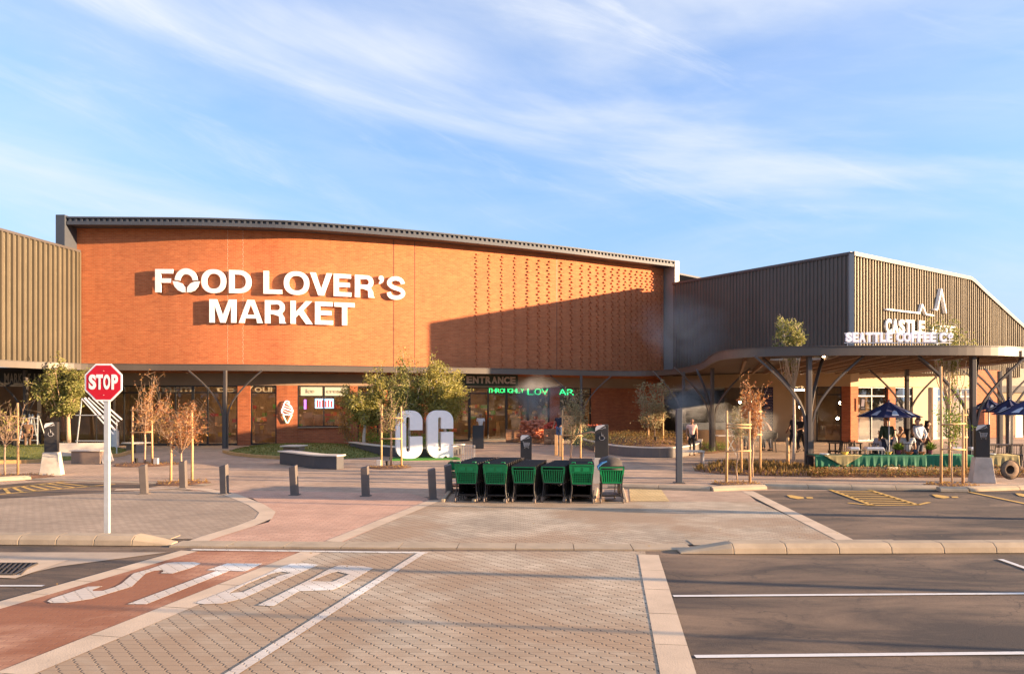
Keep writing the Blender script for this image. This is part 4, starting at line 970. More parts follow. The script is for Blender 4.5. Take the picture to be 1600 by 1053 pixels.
# ---- trolleys
green = mat('trolley_green', (.0, .24, .068), .38, var=.08, scale=3)
dplast = mat('trolley_black', (.022, .018, .017), .42, var=.2)
chrome = mat('caster_metal', (.2, .18, .16), .35, .6)
wheelm = mat('wheel_grey', (.20, .15, .12), .6)
def make_trolley(deep, nested=False):
    gm_ = dplast if nested else green
    t = empty('shopping_trolley'); z1 = .90 if deep else .84; z0 = .46 if deep else .48; wt, wb = .27, .225
    g = MB()
    def W_(z): return wb+(wt-wb)*(z-z0)/(z1-z0)
    def Yp(z): return -.0-.04*(z-z0)/(z1-z0)
    g.bar((-wt-.01, Yp(z1), z1), (wt+.01, Yp(z1), z1), .035, .03)
    for s in (-1, 1): g.bar((s*(wb+.0), 0, z0), (s*wt, Yp(z1), z1), .05, .022, up=(0, 1, 0))
    g.bar((-wb, 0, z0), (wb, 0, z0), .045, .022)
    zs = z0+(z1-z0)*.58 if deep else z1-.07
    if deep:
        mbp_ = [(-W_(zs), Yp(zs), zs), (W_(zs), Yp(zs), zs), (W_(z1), Yp(z1), z1), (-W_(z1), Yp(z1), z1)]
        g.add(mbp_+[(x, y+.012, z) for x, y, z in mbp_], [(0,1,2,3),(7,6,5,4),(0,4,5,1),(1,5,6,2),(2,6,7,3),(3,7,4,0)])
        for s in (-1, 1): g.box((s*.10, Yp(.8)-.008, z1-.11), (.15, .012, .10))
        g.bar((-W_(zs), Yp(zs)-.004, zs), (W_(zs), Yp(zs)-.004, zs), .02, .02)
    nb = 11 if deep else 9
    for k in range(nb+1):
        x = -1+2*k/nb; g.bar((x*(wb-.01), 0, z0), (x*(W_(zs)-.01), Yp(zs), zs), .011 if deep else .026, .012, up=(0, 1, 0))
    if deep:
        for k in range(1, 6): z = z0+(zs-z0)*k/6; g.bar((-W_(z), Yp(z), z), (W_(z), Yp(z), z), .008, .01)
    else: g.bar((-W_(zs), Yp(zs), zs), (W_(zs), Yp(zs), zs), .05, .014)
    g.build('basket_end', gm_, t)
    b = MB()                                         # black basket tub, tapering to the far end
    d = .72; A = [(-wb, .03, z0+.01), (wb, .03, z0+.01), (wb*.80, d, z0+.09), (-wb*.80, d, z0+.09)]; T = [(-wt, 0, z1-.02), (wt, 0, z1-.02), (wt*.84, d+.04, z1-.03), (-wt*.84, d+.04, z1-.03)]
    for i in (1, 2, 3):
        j = (i+1) % 4; n = 14 if i != 2 else 8
        for k in range(n+1):
            s = k/n; p = Vector(A[i]).lerp(Vector(A[j]), s); q = Vector(T[i]).lerp(Vector(T[j]), s); b.bar(p, q, .016, .01, up=(1, 0, 0) if i != 2 else (0, 1, 0))
        for k in range(5):
            s = k/4; p = Vector(A[i]).lerp(Vector(T[i]), s); q = Vector(A[j]).lerp(Vector(T[j]), s); b.bar(p, q, .014, .02)
    b.add(A, [(0, 3, 2, 1)])
    i_ = .006
    for s in (0, 1):
        q_ = [A[s], A[3-s], T[3-s], T[s]] if s == 0 else [A[1], A[2], T[2], T[1]]
        b.add([(x-(i_ if x > 0 else -i_), y, z) for x, y, z in q_], [(0, 1, 2, 3)])
    b.build('basket', dplast, t)
    lo = MB(); lo.box((0, .42, .17), (.40, .66, .02)); lo.box((-.215, .36, .30), (.012, .5, .24)); lo.box((.215, .36, .30), (.012, .5, .24)); lo.build('lower_tray', dplast, t)
    f = MB()                                         # lid flap and handle
    f.box((0, .10, z1+.004), (2*wt-.01, .25, .016), rx=R(2)); f.build('seat_flap', mat('flap_black', (.035, .028, .026), .5, var=.2), t)
    h = MB(); h.tube([(-wt-.015, -.04, z1-.03), (-wt-.015, -.05, z1+.02), (wt+.015, -.05, z1+.02), (wt+.015, -.04, z1-.03)], .013, 8); h.build('handle', dplast, t)
    if deep and not nested:
        for s in (-1, 1):
            e = MB(); e.tube([(s*.19-.045, -.03, z1), (s*.19-.035, -.035, z1+.055), (s*.19+.035, -.035, z1+.055), (s*.19+.045, -.03, z1)], .014, 6); e.build('hook', green, t)
    fr = MB()
    for s in (-1, 1):
        fr.tube([(s*(wt+.005), -.03, z1-.02), (s*(wb+.01), .0, z0), (s*.235, -.0, .30), (s*.265, -.02, .11)], .018, 6)
        fr.tube([(s*.265, -.02, .11), (s*.24, .35, .15), (s*.17, .80, .12)], .013, 6)
        fr.tube([(s*.17, .80, .12), (s*.18, .70, z0+.08)], .012, 6)
    fr.bar((-.225, 0, z0-.02), (.225, 0, z0-.02), .03, .03); fr.bar((-.25, .2, .14), (.25, .2, .14), .02); fr.bar((-.18, .78, .13), (.18, .78, .13), .02)
    for k in range(7): fr.bar((-.20+.066*k, .2, .14), (-.15+.05*k, .78, .13), .012)
    fr.build('frame', dplast, t)
    for sx, y in ((-.265, -.02), (.265, -.02), (-.17, .80), (.17, .80)):
        wv = MB(); M = Matrix.Translation((sx, y, .055)) @ Matrix.Rotation(R(90), 4, 'Y')
        o = len(wv.v); wv.lathe([(.0, -.016), (.048, -.016), (.055, -.008), (.055, .008), (.048, .016), (.0, .016)], n=14)
        wv.v = [tuple(M @ Vector(p)) for p in wv.v]; wo = wv.build('wheel', wheelm, t, smooth=False)
        fk = MB(); fk.bar((sx-.022, y, .05), (sx-.022, y, .12), .012, .03); fk.bar((sx+.022, y, .05), (sx+.022, y, .12), .012, .03); fk.bar((sx-.03, y, .12), (sx+.03, y, .12), .02, .04); fk.build('caster_fork', chrome, wo)
    return t
PROTO = {(1, 0): make_trolley(True), (0, 0): make_trolley(False), (1, 1): make_trolley(True, True), (0, 1): make_trolley(False, True)}; freeze_kids(); used = {}; TD = PROTO[1, 0]
rows = [(729, 784, .20, 9, 1, 'first'), (774, 785, .19, 9, 1, 'second'), (818.5, 785, .17, 9, 0, 'third'), (864.5, 784.5, .24, 8, 0, 'fourth'), (909, 785.5, .07, 8, 1, 'fifth'), (956, 785.5, .0, 1, 0, 'sixth')]
ordn = ['front', 'second', 'third', 'fourth', 'fifth', 'sixth', 'seventh', 'eighth', 'last']
for px, py, sl, n, deep, nm in rows:
    q = G(px, py)
    for k in range(n):
        ky = (deep, int(k > 0)); src = PROTO[ky]
        if ky not in used: o = src; used[ky] = 1
        else: o = copy_tree(src)
        o.location = q+Vector((sl, 1, 0))*(.235*k); o.rotation_euler = (0, 0, -math.atan(sl)*.9+R(random.uniform(-.6, .6)))
        kind = ('trolley with deep green end' if deep else 'trolley with shallow slatted green end') if k == 0 else 'nested black trolley'
        lb_ = ('lone black and green trolley with a dark cloth hump over it, right of the rows' if nm == 'sixth' else '%s, %s in the %s row from the left' % (kind, ordn[k] if k < n-1 else 'last', nm))
        tag(o, lb_, 'trolley', 'shopping trolleys nested in rows')
o = copy_tree(TD); o.location = G(716, 768)+Vector((-.02, 0, 0)); o.rotation_euler = (0, 0, .1); o.scale = (.85, .85, .85)
tag(o, 'single green ended trolley peeping out beside the bollard, left of the rows', 'trolley', 'shopping trolleys nested in rows')
q = G(956, 785.5); mb = MB(); rng = random.Random(3)
prof = []
for j in range(7):
    for i in range(11):
        a = math.pi*i/10; y = -.05+.11*j; r = .28*(1-.04*abs(j-3)); prof.append((q.x-math.cos(a)*r+rng.uniform(-.008, .008), q.y+y, .86+.21*math.sin(a)**.7+rng.uniform(-.012, .012)-(.0 if .05 < i/10 < .95 else .08)))
mb.add(prof, [(j*11+i, j*11+i+1, (j+1)*11+i+1, (j+1)*11+i) for j in range(6) for i in range(10)])
mb.f += [tuple(range(11))[::-1], tuple(range(66, 77))]; mb.box((q.x, q.y+.33, .66), (.43, .56, .40)); cl = mb.build('blanket', mat('charcoal_cloth', (.075, .065, .062), .9, var=.2, scale=8, bump=.4), smooth=True)
sm = cl.modifiers.new('thick', 'SOLIDIFY'); sm.thickness = .02
tag(cl, 'dark grey cloth humped over the lone trolley', 'cloth')
mb = MB(); mb.tube([(q.x-.30, q.y-.02, .78), (q.x-.33, q.y-.04, .86), (q.x-.24, q.y-.05, .94), (q.x-.12, q.y-.05, .985)], [.02, .03, .03, .015], 8)
tag(mb.build('blue_strap', mat('blue_fabric', (.03, .16, .38), .7)), 'rolled blue strap edging the cloth on the lone trolley', 'strap')
for a, b in ((692, 706), (740, 756), (789, 805), (835, 851), (882, 890), (928, 932), (977, 972)):
    A, B = G(a, 784), G(b, 765); mb = MB(); mb.bar(A+Vector((0, 0, .035)), B+Vector((0, 0, .035)), .09, .075, up=(0, 0, 1)); struct(mb.build('kerb', concrete, bevel=.015))
# ---- parking totems
def icon(mb, kind, x, y, z, s):
    def st_(pts, w=.012):
        for a, b in zip(pts[:-1], pts[1:]): mb.bar((x+a[0]*s, y, z+a[1]*s), (x+b[0]*s, y, z+b[1]*s), .006, w, up=(0, 1, 0) if False else (0, -1, .0001))
    if kind == 'trolley':
        st_([(-.10, .10), (-.075, .10), (-.05, -.04), (.075, -.04)], .016); st_([(-.07, .07), (.10, .07), (.075, -.01), (-.055, -.01)], .016)
        for k in range(5): st_([(-.05+.03*k, .07), (-.045+.027*k, -.01)], .008)
        st_([(-.065, .03), (.09, .03)], .008)
        for c in (-.04, .06): mb.lathe([(.0, 0), (.017*s/1., 0), (.017*s, .004), (0, .004)], (x+c*s, y, z-.075*s), 8)
    else:
        ring_ = [(.065*math.cos(a)-.0, -.045+.06*math.sin(a)) for a in np.linspace(2.3, 6.6, 12)]
        st_([(-.01, .09), (-.005, .075)], .032); st_([(-.005, .06), (.0, -.0), (.05, -.005), (.07, -.06), (.09, -.055)], .017); st_([(0, .03), (.045, .03)], .012); st_(ring_, .014)
    st_([(-.10, .17), (.03, .185), (.045, .215), (.06, .185), (.08, .24), (.095, .19)], .008)
def totem(px, py, wt_, label, kind, base=True, face=12):
    q = G(px, py); t = empty('parking_totem', q, label, 'parking sign', 'black bay marker posts', rz=R(face))
    bz = 0.0
    if base:
        bz = .74; mb = MB(); mb.box((0, 0, bz/2), (.62, .50, bz), taper=.70); mb.build('concrete_base', stuffc, t, bevel=.012)
    hgt = .96; w2 = .19
    P = [(-w2, bz-.0), (w2, bz), (w2, bz+hgt), (.06, bz+hgt), (-w2+.05, bz+hgt-.03), (-w2, bz+hgt-.10)]
    mb = MB(); M = Matrix(((1,0,0,0),(0,0,-1,0),(0,1,0,0),(0,0,0,1))); mb.prism(P, -.11, .11, M=M); mb.build('pillar', darkp, t, bevel=.008)
    mb = MB(); icon(mb, kind, 0, -.116, bz+hgt-.33, 1.15); mb.build('pictogram', palep, t)
    mb = MB(); mb.prism([(-w2+.005, bz+hgt-.19), (.10, bz+hgt-.02), (.05, bz+hgt-.005), (-w2+.05, bz+hgt-.03), (-w2+.005, bz+hgt-.10)], .112, .115, M=M); mb.build('corner_patch', palep, t)
totem(81, 741.5, 0, 'black marker post with wheelchair sign on tapered concrete base, left side', 'wheelchair')
totem(940, 754, 0, 'black marker post with wheelchair sign behind the lone trolley', 'wheelchair', face=-4)
totem(1534, 753, 0, 'black marker post with trolley sign on concrete base, right side', 'trolley', face=-14)
q = G(822, 756)
t = empty('parking_totem', q, 'black marker post with trolley sign rising behind the third and fourth trolley rows', 'parking sign', 'black bay marker posts')
for z_, z1_ in ((0, 1.32),):
    M = Matrix(((1,0,0,0),(0,0,-1,0),(0,1,0,0),(0,0,0,1))); w2 = .16
    mb = MB(); mb.prism([(-w2, .0), (w2, 0), (w2, 1.36), (.08, 1.42), (-w2+.04, 1.42), (-w2, 1.36)], -.08, .08, M=M); mb.build('pillar', darkp, t, bevel=.008)
    mb = MB(); icon(mb, 'trolley', 0, -.086, 1.12, 1.05); mb.build('pictogram', palep, t)
    mb = MB(); mb.prism([(-w2+.005, 1.25), (.09, 1.40), (.04, 1.412), (-w2+.04, 1.412), (-w2+.005, 1.36)], .082, .085, M=M); mb.build('corner_patch', palep, t)
# ---- dark post
q = G(1061, 754); t = empty('dark_post', q, 'plain dark steel post standing alone left of the orange sapling', 'post')
mb = MB(); mb.box((0, 0, 1.08), (.17, .17, 2.16)); mb.build('shaft', gutter, t, bevel=.01); mb = MB(); mb.box((0, 0, .012), (.3, .3, .024)); mb.build('base_plate', steel, t)
# ---- CG letters on turf
q = G(664, 717); yaw = R(14)
def rrect_letter(is_g):
    w, h, r = 1.06, 1.93, .42
    g1, g0 = (.615*h, .545*h) if is_g else (.59*h, .455*h); s0, s1 = (.44, .56) if is_g else (.40, .55); b0, t0 = .34, 1.60
    def arc(cx_, cy_, rr, a0, a1, n=8): return [(cx_+rr*math.cos(R(a0+(a1-a0)*k/n)), cy_+rr*math.sin(R(a0+(a1-a0)*k/n))) for k in range(n+1)]
    P = [(w, g1)]+arc(w-r, h-r, r, 0, 90)+arc(r, h-r, r, 90, 180)+arc(r, r, r, 180, 270)
    if is_g: P += [(w*.60, 0), (w*.72, .10), (w*.76, .02), (w, .02)]
    else: P += arc(w-r, r, r, 270, 360)
    P += [(w, g0), (s1, g0)]+arc((s0+s1)/2, b0, (s1-s0)/2, 360, 180, 6)+arc((s0+s1)/2, t0, (s1-s0)/2, 180, 0, 6)+[(s1, g1)]
    return P
for nm, off, isg in (('c', -1.19, False), ('g', .07, True)):
    t = empty('giant_letter', q+Vector((off*math.cos(yaw), off*math.sin(yaw), .06)), 'giant glossy white letter %s, %s of the two on the turf mat' % (nm.upper(), 'left' if nm == 'c' else 'right'), 'letter', 'giant white letters', rz=yaw)
    M = Matrix(((1,0,0,0),(0,0,-1,0),(0,1,0,0),(0,0,0,1)))
    mb = MB(); mb.prism(rrect_letter(isg), -.24, .24, M=M); mb.build('letter_body', white, t, bevel=.012)
mb = MB(); mb.box((0, 0, .03), (2.75, 1.1, .06)); o = mb.build('turf_mat', mat('artificial_turf', (.045, .20, .025), .95, var=.3, scale=30, bump=.8, bscale=200)); o.location = q+Vector((-.02, .05, 0)); o.rotation_euler.z = yaw
tag(o, 'bright green artificial turf mat under the giant letters', 'turf mat')
# ---- benches and planters
bench_side = mat('bench_charcoal', (.075, .07, .072), .75, var=.12, scale=2)
bench_tan = mat('bench_taupe', (.26, .185, .14), .8, var=.12, scale=2)
cream = mat('bench_cream', (.66, .58, .48), .7, var=.08, scale=2)
def pbench(name, label, cat, pts, h, wdt, side, slab=.05, over=.06, top=cream, cap=True, grp=None):
    P = Path([(G(*p).x, G(*p).y) for p in pts], n=8); c = P.at(P.len/2)
    t = empty(name, (c[0], c[1], 0), label, cat, grp)
    mb = MB(); P.block(mb, .05, P.len-.05, 0, h-slab, -wdt, 0, .3); mb.build('plinth', side, t, world=True, bevel=.008)
    if cap: mb = MB(); P.block(mb, 0, P.len, h-slab+.002, h, -wdt-over, over, .3); mb.build('seat', top, t, world=True, bevel=.008)
    return P
pbench('curved_bench', 'curved charcoal bench with cream top nearest the row of bollards', 'bench', [(436, 724), (462, 727.5), (490, 731.5), (528, 733)], .50, .45, bench_side)
pbench('bench', 'short cream topped bench just behind the curved charcoal bench', 'bench', [(441, 712), (469, 712.5)], .46, .5, bench_tan, over=.2)
pbench('bench', 'long taupe bench with cream top beside the left marker post', 'bench', [(109, 724), (158, 724)], .52, .45, bench_tan)
mb = MB(); mb.bar((G(88, 722).x, G(88, 722).y, .50), (G(165, 722).x, 31.2, .50), .06, .5, up=(0, 0, 1))
mb.bar((G(164, 723).x, 30.6, .50), (G(162, 724).x+.12, 30.4, .05), .07, .4, up=(1, 0, 0))
o = mb.build('bench_extension', cream); tag(o, 'cream bench slab with slanted end leg over the taupe plinth', 'bench top')
pbench('bench', 'small bench with pale top on the lawn edge by the left sapling', 'bench', [(196, 706), (214, 707)], .46, .5, bench_tan, over=.22)
PB = pbench('planter_wall', 'curved charcoal planter wall with pale coping behind the giant letters', 'planter', [(546, 704), (575, 709), (612, 713), (650, 715.5), (690, 714), (726, 708)], .44, .32, bench_side, over=.03)
PR = pbench('planter_wall', 'curved grey planter wall with cream coping left of the dark post', 'planter', [(905, 697), (925, 703), (950, 709), (985, 713), (1030, 714.5), (1066, 713), (1092, 706), (1098, 698)], .44, .22, mat('planter_grey', (.15, .13, .12), .8, var=.1), over=.02)
def mound(name, label, outline, h, m, z0=0, kind=None, n=26):
    """low domed bed inside a closed outline"""
    P = [Vector((p[0], p[1], 0)) for p in outline]; c = sum(P, Vector())/len(P); mb = MB(); N_ = len(P); rg = 6
    for k in range(rg+1):
        f = 1-k/rg
        for p in P: q = c+(p-c)*f; mb.v.append((q.x, q.y, z0+h*(1-f**2.2)+.03*noise.noise(q*1.3)*(1-f)))
    for k in range(rg):
        for i in range(N_): mb.f.append((k*N_+i, k*N_+(i+1) % N_, (k+1)*N_+(i+1) % N_, (k+1)*N_+i))
    ar = sum(P[i].x*P[(i+1) % N_].y-P[(i+1) % N_].x*P[i].y for i in range(N_))
    if ar < 0: mb.f = [f[::-1] for f in mb.f]
    o = mb.build(name, m, smooth=True); tag(o, label, kind=kind or 'structure')
    return lambda x, y: z0+h*.7, P, c
def inpoly(x, y, P):
    r_ = False; j = len(P)-1
    for i in range(len(P)):
        if (P[i].y > y) != (P[j].y > y) and x < (P[j].x-P[i].x)*(y-P[i].y)/(P[j].y-P[i].y)+P[i].x: r_ = not r_
        j = i
    return r_
def scatter(name, label, cat, P, hfun, n, hh, m, seed=1, width=.012, lean=.5, blades=4, leaf=0):
    """stuff: grass blades or leafy ground cover inside a bed"""
    rng = random.Random(seed); xs = [p.x for p in P]; ys = [p.y for p in P]; mb = MB(); k = 0; c = sum(P, Vector())/len(P)
    while k < n:
        x, y = rng.uniform(min(xs), max(xs)), rng.uniform(min(ys), max(ys))
        if not inpoly(x, y, P): continue
        k += 1; z = hfun(x, y)
        for b in range(blades):
            a = rng.uniform(0, 6.28); l = hh*rng.uniform(.5, 1.3); d = Vector((math.cos(a), math.sin(a), 0)); s = Vector((-d.y, d.x, 0))*width*rng.uniform(.7, 1.3)
            if leaf:
                c_ = Vector((x, y, z))+d*rng.uniform(0, l*.6)+Vector((0, 0, rng.uniform(0, l))); t_ = Vector((rng.uniform(-1, 1), rng.uniform(-1, 1), rng.uniform(-.3, 1))).normalized()*leaf*rng.uniform(.6, 1.4)
                mb.add([c_-t_*.5, c_+s*leaf/.03, c_+t_*.6, c_-s*leaf/.03], [(0, 1, 2, 3)])
            else:
                b0 = Vector((x, y, z-.02)); tip = b0+Vector((0, 0, l))+d*l*lean*rng.uniform(.2, 1); mid = b0.lerp(tip, .55)+Vector((0, 0, l*.12))
                mb.add([b0-s, b0+s, mid+s*.7, tip, mid-s*.7], [(0, 1, 2, 3, 4)])
    return tag(mb.build(name, m), label, cat, kind='stuff')
grassm = leaf_mat('grass_blades', (.10, .13, .02), (.17, .19, .035), (.28, .24, .07))
olive = leaf_mat('olive_leaves', (.17, .19, .05), (.29, .29, .08), (.46, .41, .14))
olive2 = leaf_mat('yellow_leaves', (.22, .215, .05), (.36, .33, .08), (.55, .46, .13))
rust = leaf_mat('rust_leaves', (.30, .10, .035), (.42, .17, .06), (.52, .30, .09))
rust2 = leaf_mat('amber_leaves', (.26, .14, .035), (.42, .23, .06), (.50, .33, .09))
silver = leaf_mat('silver_leaves', (.18, .175, .085), (.29, .265, .14), (.42, .37, .20))
fresh = leaf_mat('fresh_leaves', (.08, .16, .015), (.16, .25, .03), (.28, .34, .05))
cover = leaf_mat('ground_cover', (.14, .10, .03), (.30, .17, .05), (.40, .28, .08))
def rad(P, c, x, y):      # 0 at centre, 1 at the outline
    d = Vector((x, y, 0))-c; L_ = d.length
    if L_ < 1e-3: return 0
    lo, hi = L_, L_+30
    for _ in range(12):
        m_ = (lo+hi)/2; q = c+d/L_*m_
        if inpoly(q.x, q.y, P): lo = m_
        else: hi = m_
    return L_/lo
def bed(name, label, pts, h, m, z0=0):
    o_ = [(G(*p).x, G(*p).y) for p in pts]; Q = Path(o_+[o_[0]], n=5); ol = [tuple(v) for v in Q.q[:-1]]
    f, P, c = mound(name, label, ol, h, m, z0)
    return P, (lambda x, y: z0+h*(1-min(1, rad(P, c, x, y))**2.2))
P1_, f1 = bed('lawn_mound', None, [(350, 706), (375, 712), (430, 716), (500, 717), (560, 715), (600, 711), (590, 700), (545, 696), (440, 696), (385, 698)], .33, grass)
scatter('lawn', 'short green grass over the middle mound', 'grass', P1_, f1, 3800, .06, grassm, 1)
P2_, f2 = bed('lawn_mound', None, [(-160, 722), (-60, 724), (40, 722), (130, 717), (190, 711), (205, 706), (190, 700), (120, 698), (0, 699), (-140, 704)], .34, grass)
scatter('lawn', 'short green grass over the left mound', 'grass', P2_, f2, 3800, .06, grassm, 2)
tk = mat('ochre_kerb', (.50, .30, .12), .85, var=.15)
strip('lawn_edging', [G(*p) for p in [(350, 706.5), (362, 710), (395, 714), (440, 716.8), (500, 717.6)]], .14, .12, tk, .12)
strip('lawn_edging', [G(*p) for p in [(-160, 723), (-60, 725), (40, 723), (95, 720.5)]], .14, .13, tk, .13)
strip('lawn_edging', [G(*p) for p in [(158, 716), (190, 712), (206, 706.5)]], .14, .13, tk, .13)
PLp = [Vector((*(PB.at(u)+PB.nrm(u)*-.3), 0)) for u in np.linspace(.1, PB.len-.1, 14)]+[Vector((-5.2, 41.5, 0)), Vector((-8.5, 40.2, 0))]
mound('planter_soil', None, [(p.x, p.y) for p in PLp], .12, soil, .32)
scatter('planter_shrubs', 'low green shrubs filling the planter behind the giant letters', 'shrubs', PLp, lambda x, y: .34, 700, .50, fresh, 3, width=.016, blades=9, leaf=.06)
PRp = [Vector((*(PR.at(u)+PR.nrm(u)*-.2), 0)) for u in np.linspace(.1, PR.len-.1, 20)]+[Vector((9.2, 43.5, 0)), Vector((3.8, 43, 0))]
mound('planter_soil', None, [(p.x, p.y) for p in PRp], .35, soil, .32)
cR = sum(PRp, Vector())/len(PRp)
scatter('planter_cover', 'rust and yellow ground cover in the grey planter', 'ground cover', PRp, lambda x, y: .34+.33*(1-min(1, rad(PRp, cR, x, y))**2.2), 1500, .26, cover, 4, width=.012, blades=8, leaf=.05)
PSp = [Vector((x, y, 0)) for x, y in ((2.6, 37), (4.6, 34.8), (7, 36), (7.2, 40), (3, 41))]
scatter('planter_shrubs', 'dull green shrubs between the entrance and the grey planter', 'shrubs', PSp, lambda x, y: .0+.2, 420, .55, olive, 14, width=.014, blades=9, leaf=.05)
P3_, f3 = bed('planting_bed', None, [(1070, 700), (1085, 706), (1110, 708), (1135, 704), (1138, 697), (1110, 693), (1080, 694)], .15, soil)
scatter('bed_cover', 'yellow green ground cover beside the branching column', 'ground cover', P3_, f3, 500, .25, fresh, 5, blades=8, leaf=.045)
P4_, f4 = bed('planting_bed', None, [(1085, 735), (1120, 739.5), (1180, 742.5), (1280, 744), (1300, 741), (1290, 733), (1230, 727), (1150, 723), (1105, 727)], .10, soil)
scatter('bed_cover', 'sparse grasses and leaf litter around the orange sapling', 'ground cover', P4_, f4, 420, .20, cover, 6, blades=7)
scatter('bed_litter', 'russet leaf litter on the bed by the orange sapling', 'ground cover', P4_, f4, 700, .08, rust2, 16, blades=4, leaf=.04)
P5_ = [Vector((PX(1268, 24.9), 24.9, 0)), Vector((PX(1640, 24.9), 24.9, 0)), Vector((PX(1640, 26), 26.0, 0)), Vector((PX(1268, 26), 26.0, 0))]
mound('planting_bed', None, [(p.x, p.y) for p in P5_], .06, soil, 0)
scatter('bed_litter', 'russet and green ground cover in front of the green buffet table', 'ground cover', P5_, lambda x, y: .03, 1500, .24, leaf_mat('bed_mix', (.22, .10, .04), (.40, .20, .07), (.26, .26, .06)), 7, blades=6, leaf=.045)
for nm, px, py, rr in (('sapling_pit', 227, 725.5, 1.15), ('sapling_pit', 284, 754.5, .75), ('sapling_pit', 608, 730, .75), ('sapling_pit', 20, 745, 1.1), ('sapling_pit', 1152, 756, .7), ('sapling_pit', 1488, 758, .7)):
    q = G(px, py); mb = MB(); nn_ = 28; o_ = [(q.x+rr*(1+.08*math.sin(3*a)+.05*math.sin(7*a))*math.cos(a), q.y+rr*.9*math.sin(a), 0) for a in np.linspace(0, 6.28, nn_, endpoint=False)]
    mound(nm, None, [(a, b) for a, b, _ in o_], .05, soil, .012)
    PP = [Vector(v) for v in o_]; scatter('mulch_litter', 'bark mulch scattered under the sapling', 'mulch', PP, lambda x, y: .03, 160, .05, rust2, int(px), blades=3, leaf=.04)
# ================================================================== TREES
def tree(name, label, px, Y, fork_py, crown, nl, ls, lm, bk=bark, r0=.045, limbs=7, twigs=4, base_z=0, group=None, seed=1, lean=0, spread=.10, upright=.0, X=None, asc=.0):
    """trunk, limbs and twigs as one tapering mesh; leaves as many small faces clustered round the twigs"""
    rng = random.Random(seed); X = PX(px, Y) if X is None else X
    t = empty(name, (X, Y, base_z), label, 'tree', group); k = Y/FPX
    cpx, cpy, rx, ry = crown; C = Vector((PX(cpx, Y)-X, 0, ZA(cpy, Y)-base_z)); rx *= k; rz_ = ry*k
    F_ = Vector((lean*k, 0, ZA(fork_py, Y)-base_z)); mb = MB()
    mb.tube([(0, 0, -.03), Vector((rng.uniform(-.03, .03), rng.uniform(-.03, .03), F_.z*.35))+F_*.0, F_*.7+Vector((rng.uniform(-.04, .04), 0, 0)), F_], [r0*1.15, r0, r0*.9, r0*.8], 8)
    tips = []
    for i in range(limbs):
        while True:
            v = Vector((rng.uniform(-1, 1), rng.uniform(-1, 1), rng.uniform(-.9, 1)))
            if .45 < v.length < 1: break
        T = C+Vector((v.x*rx, v.y*rx, v.z*rz_))
        if asc: T.z = C.z+abs(v.z)*rz_
        st_ = F_*rng.uniform(.82, 1.0) if i else F_
        mid = st_.lerp(T, .5)+Vector((0, 0, -abs(T.z-st_.z)*.12))+Vector(((T.x-st_.x)*(.15-upright*.4), (T.y-st_.y)*.15, 0))+Vector([rng.uniform(-.04, .04) for _ in range(3)])
        pts = [st_, st_.lerp(mid, .5)+Vector([rng.uniform(-.02, .02) for _ in range(3)]), mid, mid.lerp(T, .55)+Vector([rng.uniform(-.03, .03) for _ in range(3)]), T]
        mb.tube(pts, [r0*.42, r0*.33, r0*.25, r0*.16, r0*.08], 5, cap=False); tips.append((mid, T))
        for j in range(twigs):
            s = rng.uniform(.25, .95); a = mid.lerp(T, s) if rng.random() < .7 else st_.lerp(mid, s)
            d = Vector((rng.gauss(0, 1), rng.gauss(0, 1), rng.gauss(.4, .8))).normalized(); L_ = rng.uniform(.2, .5)*(rx+rz_)*.5
            b = a+Vector((d.x*rx, d.y*rx, d.z*rz_))*.42*rng.uniform(.6, 1.1); w_ = (b-C); e = math.sqrt((w_.x/rx)**2+(w_.y/rx)**2+(w_.z/rz_)**2)
            if e > 1.05: b = C+w_/e*1.02
            mb.tube([a, a.lerp(b, .5)+Vector((rng.uniform(-.03, .03), rng.uniform(-.03, .03), .02)), b], [r0*.2, r0*.14, r0*.07], 4, cap=False); tips.append((a, b))
            if twigs > 3:
                for q_ in range(2):
                    c2 = b+Vector([rng.gauss(0, .22)*rx, rng.gauss(0, .22)*rx, rng.gauss(.1, .2)*rz_]); a2 = a.lerp(b, rng.uniform(.4, .9)); mb.tube([a2, c2], [r0*.09, r0*.05], 4, cap=False); tips.append((a2, c2))
    mb.build('trunk', bk, t, smooth=True)
    lf = MB()
    for i in range(nl):
        a, b = rng.choice(tips); s = rng.uniform(.2, 1.08); c = a.lerp(b, s)+Vector([rng.gauss(0, spread) for _ in range(3)])
        sz = ls*1.08*rng.uniform(.6, 1.4); d = Vector((rng.gauss(0, 1), rng.gauss(0, 1), rng.gauss(-.1, .8))).normalized(); e = d.cross(Vector((rng.gauss(0, 1), rng.gauss(0, 1), rng.gauss(0, 1)))).normalized()
        n_ = d.cross(e)*sz*.12
        lf.add([c-d*sz*.5, c+e*sz*.24+n_, c+d*sz*.5, c-e*sz*.24+n_], [(0, 1, 2, 3)])
    lf.build('crown', lm, t); return t
